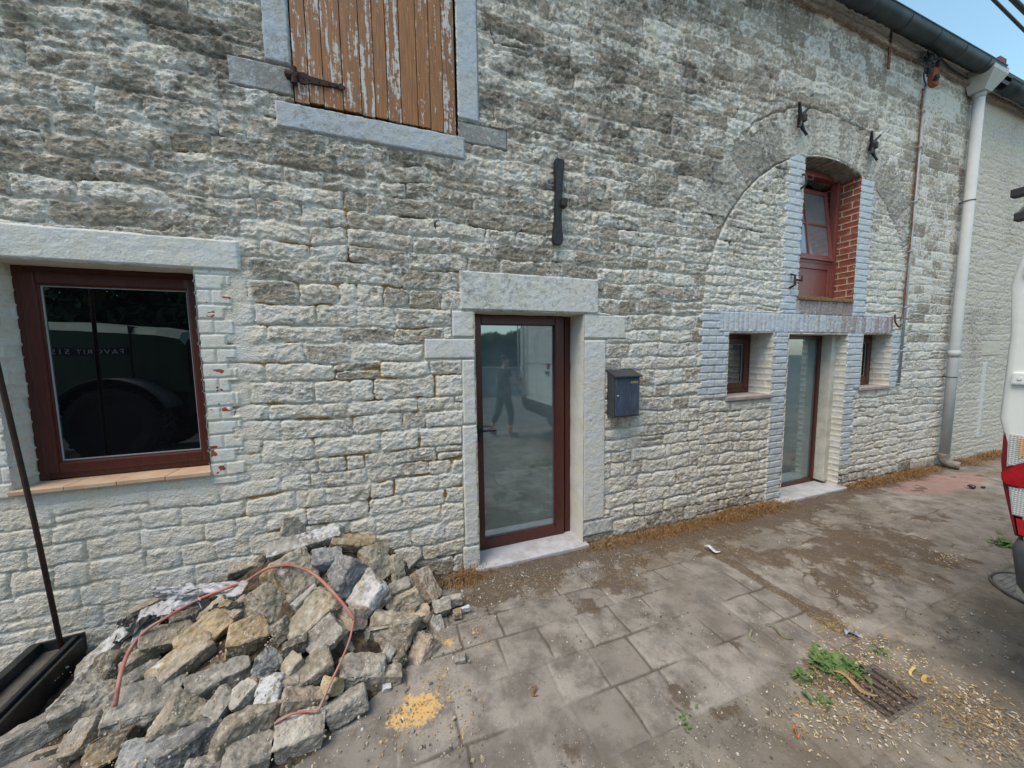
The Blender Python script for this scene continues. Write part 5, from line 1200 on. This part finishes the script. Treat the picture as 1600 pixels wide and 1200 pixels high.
def ring(x, hw, hm, ht, z0, zt):
    half = [(0, z0), (hw*.90, z0), (hw, z0+.06), (hw+.004, .62), (min(hm, hw+.06), 1.0), (hm, 1.30), (hm-.004, 1.7), (ht+.014, zt-.34), (ht-.012, zt-.18), (ht-.05, zt-.08), (ht-.16, zt-.02), (ht-.4, zt)]
    half = [(y, min(z, zt-.01*(11-i)) if i > 2 else z) for i, (y, z) in enumerate(half)]
    pts = half+[(0, zt+.004)]+[(-y, z) for y, z in half[:0:-1]]
    return [(x, yc+y, z+0.0) for y, z in pts]
secs = [(2.696, .80, .925, .915, .54, 2.20), (2.698, .815, .940, .933, .535, 2.24), (2.706, .825, .949, .944, .53, 2.265), (2.95, .84, .954, .944, .50, 2.27), (3.0, .92, .95, .91, .30, 2.27), (4.2, .944, .95, .91, .2, 2.28), (5.7, .944, .945, .905, .2, 2.27), (6.0, .94, .92, .86, .2, 2.22), (6.35, .94, .91, .80, .2, 1.95), (6.75, .93, .88, .80, .2, 1.52), (7.05, .92, .84, .78, .2, 1.22), (7.45, .86, .78, .70, .2, 1.10), (7.62, .74, .66, .6, .25, .9)]
bm = bmesh.new(); rows = [[bm.verts.new(p) for p in ring(*s)] for s in secs]
for i in range(len(rows)-1):
    for k in range(len(rows[0])): bm.faces.new((rows[i][k], rows[i][(k+1) % len(rows[0])], rows[i+1][(k+1) % len(rows[0])], rows[i+1][k]))
bm.faces.new(rows[0][::-1]); bm.faces.new(rows[-1])
body = fin(bm, 'body', M['vanw'], VAN, True)
body.data.polygons.foreach_set('use_smooth', [len(p.vertices) == 4 for p in body.data.polygons])
for ya, yb, sgn in ((-2.135, -2.945, 1), (-2.955, -3.765, -1)):
    bm = bmesh.new(); y0, y1 = min(ya, yb), max(ya, yb); box(bm, 2.690, 2.74, y0, y1, .62, 2.08, .012); box(bm, 2.685, 2.692, y0+.08, y1-.08, 1.45, 1.98, .01)
    rdoor = fin(bm, 'rear_door', M['vanw'], VAN)
    if sgn > 0:
        boxo('handle', 2.662, 2.690, -2.50, -2.36, 1.27, 1.31, M['black'], rdoor, .008); boxo('side_marker', 2.678, 2.690, -2.46, -2.34, 1.36, 1.46, M['redlens'], rdoor, .01)
    for z in (1.46, 1.95):
        yh = ya if sgn > 0 else yb
        bm = bmesh.new(); box(bm, 2.680, 2.735, yh-.14*(1 if sgn > 0 else 0), yh+.14*(0 if sgn > 0 else 1), z, z+.058, .008)
        if sgn > 0: box(bm, 2.680, 2.735, yh, -2.026, z, z+.058, .008); tube(bm, [(2.682, -2.05, z+.03), (2.676, -2.05, z+.03)], .007, 8)
        fin(bm, 'hinge', M['vanw'], rdoor)
def lens(outline, x0, x1, mat, par, nm):     # outline in (y,z), extruded in x
    bm = bmesh.new(); a = [bm.verts.new((x0, y, z)) for y, z in outline]; c = [bm.verts.new((x1, y, z)) for y, z in outline]; bm.faces.new(a); bm.faces.new(c[::-1]); n = len(a)
    for i in range(n): bm.faces.new((a[i], c[i], c[(i+1) % n], a[(i+1) % n]))
    bmesh.ops.bevel(bm, geom=[e for e in bm.edges if abs(e.verts[0].co.x-x0) < 1e-4 and abs(e.verts[1].co.x-x0) < 1e-4], offset=.006, segments=2, affect='EDGES')
    return fin(bm, nm, mat, par)
for s_ in (1, -1):
    Y = lambda d: yc+s_*(.939-d)
    tl = lens([(Y(.004), 1.262), (Y(.15), 1.262), (Y(.15), .758), (Y(.067), .758), (Y(.049), .85), (Y(.022), .98), (Y(.008), 1.1)], 2.700, 2.79, M['darkred'], VAN, 'tail_light')
    lens([(Y(.020), 1.236), (Y(.138), 1.236), (Y(.138), 1.175), (Y(.048), 1.09), (Y(.026), 1.075)], 2.692, 2.72, M['clear'], tl, 'clear_lens')
    lens([(Y(.045), 1.225), (Y(.122), 1.225), (Y(.122), 1.18), (Y(.052), 1.11)], 2.688, 2.70, M['amber'], tl, 'indicator_lens')
    lens([(Y(.014), 1.045), (Y(.055), 1.095), (Y(.140), 1.165), (Y(.142), .99), (Y(.032), .99), (Y(.018), 1.01)], 2.684, 2.72, M['redlens'], tl, 'brake_lens')
    lens([(Y(.038), .984), (Y(.142), .984), (Y(.142), .856), (Y(.056), .856)], 2.690, 2.72, M['clear'], tl, 'reversing_lens')
    lens([(Y(.060), .85), (Y(.142), .85), (Y(.142), .764), (Y(.074), .764)], 2.694, 2.72, M['redlens'], tl, 'fog_lens')
bm = bmesh.new(); rows = []
for x, hw in ((2.62, .80), (2.60, .86), (2.62, .89), (2.70, .915), (2.85, .935)):
    rows.append([bm.verts.new((x, yc+t*hw, z)) for t, z in ((-1, .44), (-1, .70), (1, .70), (1, .44))])
pts = [(2.62, -.70), (2.60, -.55), (2.60, .55), (2.62, .78), (2.66, .87), (2.72, .905), (2.95, .93)]
pts = [(2.95, -.93), (2.76, -.905), (2.70, -.87)]+[(2.665, -.70), (2.655, -.55), (2.655, .55), (2.657, .79), (2.668, .85), (2.695, .873), (2.76, .885), (2.95, .90)]
bm.free(); bm = bmesh.new(); lo = [bm.verts.new((x+.05, yc+y*.93, .44)) for x, y in pts]; mi = [bm.verts.new((x+.01, yc+y*.975, .53)) for x, y in pts]; hi = [bm.verts.new((x, yc+y, .70)) for x, y in pts]; tp = [bm.verts.new((x+.02, yc+y*.99, .745)) for x, y in pts]
for A_, B_ in ((lo, mi), (mi, hi), (hi, tp)):
    for i in range(len(A_)-1): bm.faces.new((A_[i], A_[i+1], B_[i+1], B_[i]))
bu = fin(bm, 'rear_bumper', M['bump'], VAN, True); sm_ = bu.modifiers.new('t', 'SOLIDIFY'); sm_.thickness = .02; sm_.offset = -1
boxo('bumper_insert', 2.645, 2.657, yc-.45, yc+.80, .702, .750, M['vanw'], bu, .008)
for x in (3.65, 6.75):
    for sy in (1, -1):
        Mw = Matrix.Translation((x, yc+sy*.80, GZ+.335)) @ Matrix.Rotation(R(90*sy), 4, 'X')
        bm = bmesh.new(); lathe(bm, [(.20, -.10), (.31, -.115), (.335, -.08), (.335, .08), (.31, .115), (.20, .10)], 36, Mw); wh = fin(bm, 'wheel', M['tyre'], VAN, True)
        bm = bmesh.new(); lathe(bm, [(.205, -.09), (.19, -.118), (.06, -.09), (.03, -.12)], 24, Mw); fin(bm, 'rim', M['alu'], wh, True)
M['carglass'] = simple('dark_car_glass', (.02, .025, .03), .05, 0, .1, spec=.8)
bm = bmesh.new()
for sy in (1, -1):
    y = yc+sy*.915; vs = [bm.verts.new(c) for c in ((6.0, y, 1.25), (6.85, y, 1.22), (6.45, y-sy*.03, 1.78), (6.0, y-sy*.05, 1.85))]; bm.faces.new(vs)
w_ = fin(bm, 'cab_window', M['carglass'], VAN); w_.modifiers.new('t', 'SOLIDIFY').thickness = .02
bm = bmesh.new(); vs = [bm.verts.new(c) for c in ((6.92, yc-.72, 1.36), (6.92, yc+.72, 1.36), (6.22, yc+.66, 2.08), (6.22, yc-.66, 2.08))]; bm.faces.new(vs); ws = fin(bm, 'windscreen', M['carglass'], VAN); ws.modifiers.new('t', 'SOLIDIFY').thickness = .04
bm = bmesh.new(); lathe(bm, [(.0, 0), (.01, 0)], 4); bm.free()
for sy in (1, -1):
    boxo('headlight', 7.36, 7.56, yc+sy*.62-.12, yc+sy*.62+.12, .78, .98, M['clear'], VAN, .03); boxo('wing_mirror', 6.55, 6.68, yc+sy*1.03-.09, yc+sy*1.03+.09, 1.28, 1.52, M['bump'], VAN, .02)
rk = empty('roof_rack', (4, yc, 2.3)); rk.parent = VAN; rk.matrix_parent_inverse = pw(VAN).inverted()
for x in (2.74, 3.9, 5.1): boxo('bar', x-.02, x+.03, yc-.98, yc+.993, 2.318, 2.354, M['black'], rk, .004)
boxo('bar', 2.72, 2.77, yc-.965, yc+.977, 2.208, 2.244, M['black'], rk, .004)
bm = bmesh.new()
for y in (yc-.93, yc+.80, yc+.965): tube(bm, [(2.745, y, 2.24), (2.745, y-.06, 2.32)], .013, 6)
for y in (yc-.75, yc+.75): tube(bm, [(2.74, y, 2.37), (5.15, y, 2.37)], .016, 8)
for x in (3.92, 5.12):
    for y in (yc-.8, yc+.8): tube(bm, [(x, y, 2.2), (x, y, 2.32)], .014, 6)
fin(bm, 'rack_tubes', M['alu'], rk, True)
ld = empty('ladder', (2.62, -3.6, 1.5)); ld.parent = VAN; ld.matrix_parent_inverse = pw(VAN).inverted()
for y in (-3.80, -3.46): tubeo('rail', [(2.70, y, .72), (2.62, y, .80), (2.61, y, 2.3), (2.78, y, 2.43)], .016, M['alu'], ld, 8)
for k in range(6): tubeo('rung', [(2.615, -3.80, .92+k*.25), (2.615, -3.46, .92+k*.25)], .012, M['alu'], ld, 8)

# ------------------------------------------------------------------ PERSON beside the ladder (seen in the door's reflection)
def skinned(name, chains, mats, parent, smooth=2):
    """chains: list of lists of (key,(x,y,z),r); repeated keys join"""
    idx = {}; vs = []; rs = []; es = []
    for ch_ in chains:
        prev = None
        for key, co, r in ch_:
            if key not in idx: idx[key] = len(vs); vs.append(co); rs.append(r)
            if prev is not None: es.append((prev, idx[key]))
            prev = idx[key]
    me = bpy.data.meshes.new(name); me.from_pydata(vs, es, []); me.update(); o = bpy.data.objects.new(name, me); COL.objects.link(o); me.materials.append(mats)
    o.modifiers.new('skin', 'SKIN').use_smooth_shade = True
    for i, r in enumerate(rs): me.skin_vertices[0].data[i].radius = (r, r) if not isinstance(r, tuple) else r
    me.skin_vertices[0].data[0].use_root = True
    s = o.modifiers.new('sub', 'SUBSURF'); s.levels = smooth; s.render_levels = smooth
    dg = bpy.context.evaluated_depsgraph_get(); m2 = bpy.data.meshes.new_from_object(o.evaluated_get(dg)); bpy.data.objects.remove(o)
    return link(name, m2, None, parent, True)
PB = Vector((2.24, -3.72, GZ))
PE = empty('person', tuple(PB), 'person in dark t-shirt, dark trousers and orange ankle gaiters holding the van ladder', 'person')
def L3(x, y, z): return (PB.x+x, PB.y+y, PB.z+z)
M['skin'] = simple('skin', (.42, .25, .18), .6, 0, .1, 20); M['shirt'] = simple('black_green_cotton', (.018, .030, .030), .9, 0, .3, 20, .2); M['trous'] = simple('dark_teal_work_trousers', (.030, .055, .058), .9, 0, .3, 14, .2)
M['hair'] = simple('short_brown_hair', (.05, .032, .022), .9, 0, .3, 60, .5); M['orange'] = simple('orange_gaiter', (.75, .16, .07), .7, 0, .2, 20, .2); M['shoe'] = simple('grey_work_shoe', (.16, .16, .15), .8, 0, .3, 30, .2)
hipL, hipR = L3(.02, .09, .93), L3(-.02, -.09, .93)
body_ch = [
 [('pel', L3(0, 0, .97), .13), ('wst', L3(.01, 0, 1.10), .115), ('chs', L3(.02, 0, 1.30), .135), ('nkb', L3(.03, 0, 1.46), .075), ('nk', L3(.045, .005, 1.53), .056), ('jaw', L3(.06, .01, 1.60), .068), ('hd', L3(.055, .01, 1.67), .086), ('top', L3(.05, .01, 1.73), .066)],
 [('chs', 0, 0), ('shL', L3(.04, .18, 1.42), .062), ('elL', L3(.14, .26, 1.17), .042), ('wrL', L3(.33, .19, 1.12), .029), ('paL', L3(.39, .15, 1.12), .030)],
 [('chs', 0, 0), ('shR', L3(-.0, -.18, 1.42), .062), ('elR', L3(-.06, -.26, 1.15), .042), ('wrR', L3(.0, -.27, .92), .029), ('paR', L3(.02, -.27, .85), .030)],
 [('pel', 0, 0), ('hL', hipL, .095), ('knL', L3(.14, .10, .50), .060), ('anL', L3(.10, .11, .11), .038), ('hlL', L3(.09, .11, .05), .040), ('toL', L3(.27, .12, .03), .034)],
 [('pel', 0, 0), ('hR', hipR, .095), ('knR', L3(-.10, -.10, .50), .060), ('anR', L3(-.27, -.11, .16), .038), ('hlR', L3(-.29, -.11, .10), .040), ('toR', L3(-.13, -.11, .03), .034)]]
pb = skinned('body', body_ch, M['skin'], PE); pb.data.materials.clear(); pb.data.materials.append(M['skin'])
def grown(name, ch_, mat):
    o = skinned(name, ch_, mat, PE); o.data.materials.clear(); o.data.materials.append(mat); return o
grown('t_shirt', [[('pel', L3(0, 0, .90), (.150, .175)), ('wst', L3(.01, 0, 1.10), (.130, .165)), ('chs', L3(.02, 0, 1.31), (.135, .185)), ('nkb', L3(.03, 0, 1.46), .085)],
 [('chs', 0, 0), ('shL', L3(.04, .18, 1.42), .078), ('mL', L3(.09, .225, 1.28), .062)], [('chs', 0, 0), ('shR', L3(0, -.18, 1.42), .078), ('mR', L3(-.03, -.225, 1.27), .062)]], M['shirt'])
grown('trousers', [[('pel', L3(0, 0, .99), .122), ('hL', hipL, .108), ('knL', L3(.14, .10, .50), .078), ('aL', L3(.105, .11, .24), .062)], [('pel', 0, 0), ('hR', hipR, .108), ('knR', L3(-.10, -.10, .50), .078), ('aR', L3(-.22, -.11, .27), .062)]], M['trous'])
for a_, c_ in ((L3(.108, .11, .26), L3(.095, .11, .10)), (L3(-.215, -.11, .28), L3(-.275, -.11, .15))): grown('gaiter', [[('a', a_, .064), ('m', tuple((Vector(a_)+Vector(c_))/2), .056), ('c', c_, .060)]], M['orange'])
for a_, c_ in ((L3(.09, .11, .06), L3(.28, .12, .035)), (L3(-.29, -.11, .11), L3(-.12, -.11, .035))): grown('shoe', [[('a', a_, .054), ('m', tuple((Vector(a_)+Vector(c_))/2), .052), ('c', c_, .042)]], M['shoe'])
grown('hair', [[('a', L3(.005, .01, 1.645), .084), ('b', L3(.030, .01, 1.715), .096), ('c', L3(.075, .01, 1.765), .070)]], M['hair'])
bm = bmesh.new()      # nose, brow, ears
tube(bm, [L3(.135, .012, 1.675), L3(.158, .012, 1.645), L3(.140, .012, 1.632)], [.008, .013, .010], 8)
for s_ in (1, -1): tube(bm, [L3(.055, .01+s_*.080, 1.68), L3(.05, .01+s_*.084, 1.655), L3(.058, .01+s_*.079, 1.635)], [.007, .010, .006], 8)
fin(bm, 'nose_and_ears', M['skin'], PE, True)
bm = bmesh.new()
for s_ in (1, -1): tube(bm, [L3(.128, .012+s_*.030, 1.678), L3(.136, .012+s_*.030, 1.676)], .008, 8)
tube(bm, [L3(.132, -.012, 1.607), L3(.139, .012, 1.606), L3(.132, .036, 1.607)], .005, 6); fin(bm, 'eyes_and_mouth', M['hair'], PE, True)
def hand(palm, d, up_, bend):
    palm = Vector(palm); d = Vector(d).normalized(); up_ = Vector(up_).normalized(); s = d.cross(up_).normalized()
    for k, (o_, l_) in enumerate(((-.027, .068), (-.009, .078), (.009, .074), (.026, .058))):
        a = palm+d*.015+up_*o_; pts = [('0', tuple(a), .010), ('1', tuple(a+d*l_*.45), .009), ('2', tuple(a+d*l_*.75+s*bend*.5), .008), ('3', tuple(a+d*l_*.8+s*bend), .007)]
        grown('finger', [pts], M['skin'])
    a = palm-d*.005-up_*.026; grown('thumb', [[('0', tuple(a), .012), ('1', tuple(a+d*.03-up_*.022), .010), ('2', tuple(a+d*.052-up_*.018+s*bend*.4), .008)]], M['skin'])
hand(L3(.385, .15, 1.12), (.9, -.35, 0), (0, 0, 1), .028); hand(L3(.02, -.27, .855), (.1, 0, -1), (1, 0, .1), .018)

# ------------------------------------------------------------------ GREEN TRACTOR behind the photographer (seen in the window's reflection)
TR = empty('tractor', (-5.4, -5.4, GZ), 'dark green farm tractor reflected in the large left window', 'tractor')
M['green'] = simple('dark_green_tractor_paint', (.018, .055, .030), .32, 0, .3, 3, .05); M['lit_top'] = simple('pale_lit_hood_green', (.26, .33, .28), .5, 0, .3, 4)
bm = bmesh.new(); rows = []
for x, zt, hw in ((-6.6, 2.30, .46), (-5.0, 2.27, .45), (-4.0, 2.20, .43), (-3.66, 2.14, .40), (-3.60, 2.02, .37)):
    rows.append([bm.verts.new((x, -5.35+y, z)) for y, z in ((hw, 1.02), (hw, zt-.14), (hw-.11, zt-.02), (0, zt+.03), (-hw+.11, zt-.02), (-hw, zt-.14), (-hw, 1.02))])
for i in range(len(rows)-1):
    for k in range(6): bm.faces.new((rows[i][k], rows[i][k+1], rows[i+1][k+1], rows[i+1][k]))
bm.faces.new(rows[0][::-1]); bm.faces.new(rows[-1]); hood = fin(bm, 'hood', M['green'], TR)
hood.data.materials.append(M['lit_top'])
for p in hood.data.polygons:
    if p.normal.z > .25 or p.normal.z < -.25 and p.center.z > 1.9: p.material_index = 1  # upward faces take a paler green: light on the hood top, painted in
boxo('hood_seam', -4.36, -4.34, -5.79, -4.895, 1.05, 2.23, M['black'], hood)
boxo('grille', -3.61, -3.57, -5.66, -5.04, 1.1, 1.95, M['black'], TR, .01)
boxo('decal_strip', -5.36, -4.38, -4.898, -4.890, 1.71, 1.84, M['black'], hood)
cu = bpy.data.curves.new('txt', 'FONT'); cu.body = 'FAVORIT 515'; cu.size = .115; cu.extrude = .002; cu.align_x = 'LEFT'; cu.space_character = 1.25
to = bpy.data.objects.new('txt', cu); COL.objects.link(to); bpy.context.view_layer.update(); tm = bpy.data.meshes.new_from_object(to.evaluated_get(bpy.context.evaluated_depsgraph_get())); bpy.data.objects.remove(to)
to = link('lettering', tm, M['white_metal'], hood, world=False); wid = max(v.co.x for v in tm.vertices)
to.parent = None; to.matrix_world = Matrix.Translation((-4.42, -4.886, 1.735)) @ Matrix.Rotation(R(180), 4, 'Z') @ Matrix.Rotation(R(90), 4, 'X') @ Matrix.Diagonal((.92/wid, 1, 1, 1))
_mw = to.matrix_world.copy(); to.parent = hood; to.matrix_parent_inverse = pw(hood).inverted(); to.matrix_basis = _mw
boxo('chassis', -7.4, -3.7, -5.55, -5.15, .55, 1.0, M['black'], TR, .03)
def wheel(x, y, r, wd):
    Mw = Matrix.Translation((x, y, GZ+r)) @ Matrix.Rotation(R(90), 4, 'X'); h_ = wd/2
    bm = bmesh.new(); lathe(bm, [(r*.55, -h_*.8), (r*.8, -h_*1.05), (r*.95, -h_), (r*.965, -h_*.6), (r*.965, h_*.6), (r*.95, h_), (r*.8, h_*1.05), (r*.55, h_*.8)], 40, Mw)
    for k in range(20):
        for s in (1, -1):
            a = 2*math.pi*(k+(.5 if s > 0 else 0))/20; box(bm, -.02, .02, -.02, h_*1.03, 0, .035, 0, Mw @ Matrix.Rotation(a, 4, 'Z') @ Matrix.Translation((0, r*.955, 0)) @ Matrix.Rotation(R(90 if s > 0 else -90), 4, 'X') @ Matrix.Rotation(R(28*s), 4, 'Z') @ Matrix.Rotation(R(0), 4, 'X') if False else Mw @ Matrix.Rotation(a, 4, 'Z') @ Matrix.Translation((r*.95, 0, 0)) @ Matrix.Rotation(R(25*s), 4, 'X') @ Matrix(((0, 0, 1, 0), (1, 0, 0, 0), (0, s, 0, 0), (0, 0, 0, 1))))
    w2 = fin(bm, 'wheel', M['tyre'], TR); bm = bmesh.new(); lathe(bm, [(r*.56, -h_*.75), (r*.5, -h_*.5), (r*.2, -h_*.3), (r*.15, h_*.3), (r*.5, h_*.5), (r*.56, h_*.75)], 28, Mw); fin(bm, 'rim', M['alu'], w2, True)
wheel(-4.45, -4.68, .66, .40); wheel(-4.45, -6.02, .66, .40); wheel(-7.15, -4.62, .92, .52); wheel(-7.15, -6.08, .92, .52)
bm = bmesh.new(); arc = [(-4.45+.80*math.cos(t), -.14+.66+.80*math.sin(t)) for t in np.linspace(R(18), R(165), 16)]
a_ = [bm.verts.new((x, -4.44, z)) for x, z in arc]; c_ = [bm.verts.new((x, -4.92, z)) for x, z in arc]
for i in range(15): bm.faces.new((a_[i], a_[i+1], c_[i+1], c_[i]))
f_ = fin(bm, 'mudguard', M['bump'], TR, True); f_.modifiers.new('t', 'SOLIDIFY').thickness = .02
bm = bmesh.new()
for x in (-6.65, -8.0):
    for y in (-4.72, -5.98): tube(bm, [(x, y, 1.3), (x+(.12 if x < -7 else -.05), y-(.06 if y > -5.3 else -.06), 2.75)], .035, 8)
box(bm, -8.1, -6.6, -6.0, -4.7, 1.15, 1.35, .02); box(bm, -8.05, -6.6, -5.98, -4.72, 2.72, 2.86, .04); fin(bm, 'cab', M['green'], TR)
bm = bmesh.new(); box(bm, -7.95, -6.68, -4.77, -4.76, 1.36, 2.71); box(bm, -7.95, -6.68, -5.95, -5.94, 1.36, 2.71); box(bm, -6.66, -6.65, -5.92, -4.78, 1.36, 2.71); fin(bm, 'cab_glass', M['carglass'], TR)
bm = bmesh.new(); arc = [(-7.15+1.05*math.cos(t), .78+1.05*math.sin(t)) for t in np.linspace(R(10), R(170), 16)]
for ya_, yb_ in ((-4.32, -4.92), (-5.78, -6.38)):
    a_ = [bm.verts.new((x, ya_, z)) for x, z in arc]; c_ = [bm.verts.new((x, yb_, z)) for x, z in arc]
    for i in range(15): bm.faces.new((a_[i], a_[i+1], c_[i+1], c_[i]))
fin(bm, 'rear_mudguard', M['green'], TR, True).modifiers.new('t', 'SOLIDIFY').thickness = .02
tubeo('exhaust', [(-6.3, -4.85, 2.0), (-6.3, -4.85, 3.0)], .045, M['black'], TR, 12)

# ------------------------------------------------------------------ far side of the road: low wall, hedge, trees (reflections only)
M['leafd'] = simple('dark_hedge_leaves', (.030, .060, .022), .7, 0, .5, 3, 0, col2=(.06, .10, .035)); M['bark'] = simple('grey_brown_bark', (.10, .075, .05), .95, 0, .3, 12, .6)
def leafmass(name, blobs_, n, mat, parent, seed, sz=.11):
    rs_ = np.random.RandomState(seed); C_ = np.array([b_[:3] for b_ in blobs_]); Rr = np.array([b_[3:6] for b_ in blobs_]); k = rs_.choice(len(blobs_), n, p=(Rr.prod(1)**.67)/(Rr.prod(1)**.67).sum())
    d = rs_.normal(size=(n, 3)); d /= np.linalg.norm(d, axis=1)[:, None]; p = C_[k]+d*Rr[k]*(rs_.rand(n, 1)**.25); p[:, 2] = np.maximum(p[:, 2], GZ+.05)
    a = rs_.normal(size=(n, 3)); a /= np.linalg.norm(a, axis=1)[:, None]; c = np.cross(a, rs_.normal(size=(n, 3))); c /= np.linalg.norm(c, axis=1)[:, None]; s = sz*(.5+rs_.rand(n, 1))
    V = np.stack([p-a*s, p+c*s*.45, p+a*s, p-c*s*.45], 1).reshape(-1, 3); me = bpy.data.meshes.new(name)
    me.vertices.add(n*4); me.vertices.foreach_set('co', V.astype(np.float32).ravel()); me.loops.add(n*4); me.loops.foreach_set('vertex_index', np.arange(n*4, dtype=np.int32)); me.polygons.add(n); me.polygons.foreach_set('loop_start', np.arange(0, n*4, 4, dtype=np.int32)); me.update(calc_edges=True)
    return link(name, me, mat, parent)
lwall = empty('garden_wall', (4, -11.2, GZ), 'low pale garden wall across the road seen only in the door reflection', 'wall')
bm = bmesh.new(); box(bm, -1, 22, -11.3, -11.1, -.3, 1.0, .01); fin(bm, 'wall', simple('pale_render', (.36, .35, .33), .9, 0, .3, 2, .3), lwall); boxo('coping', -1.05, 22.05, -11.36, -11.04, 1.002, 1.07, M['sill'], lwall, .01)
rs_ = random.Random(12)
for i, (x, y, w_, h_) in enumerate(((-13.4, -9.9, 3.0, 5.6), (-9.6, -9.6, 3.0, 6.0), (-5.8, -9.5, 3.0, 6.4), (-2.2, -10.2, 2.7, 5.4), (1.8, -12.9, 2.2, 2.4), (5.6, -12.8, 2.3, 2.6), (9.6, -12.9, 2.4, 2.4), (14, -13, 2.6, 2.6))):
    t = empty('tree', (x, y, GZ), ('dense dark tree' if x < 1 else 'clipped dark hedge tree')+' across the road, '+['leftmost behind the tractor', 'left behind the tractor cab', 'behind the tractor hood', 'right of the tractor', 'left behind the garden wall', 'middle behind the garden wall', 'right behind the garden wall', 'farthest right behind the garden wall'][i], 'tree', 'trees across the road')
    bm = bmesh.new(); tube(bm, [(x, y, -.2), (x+.05, y, h_*.4), (x+.1, y+.05, h_*.95)], [.17, .12, .05], 8)
    for k in range(5):
        a = k*1.3; tube(bm, [(x+.05, y, h_*(.25+.1*k)), (x+w_*.5*math.cos(a), y+w_*.4*math.sin(a), h_*(.45+.1*k))], [.06, .02], 6)
    fin(bm, 'trunk', M['bark'], t)
    bl_ = [(x+rs_.uniform(-.6, .6)*w_, y+rs_.uniform(-.3, .3)*w_, h_*rs_.uniform(.2, .85), w_*rs_.uniform(.35, .55), w_*rs_.uniform(.3, .45), h_*rs_.uniform(.2, .3)) for _ in range(9)]
    leafmass('crown', bl_, 16000, M['leafd'], t, 50+i, .14)
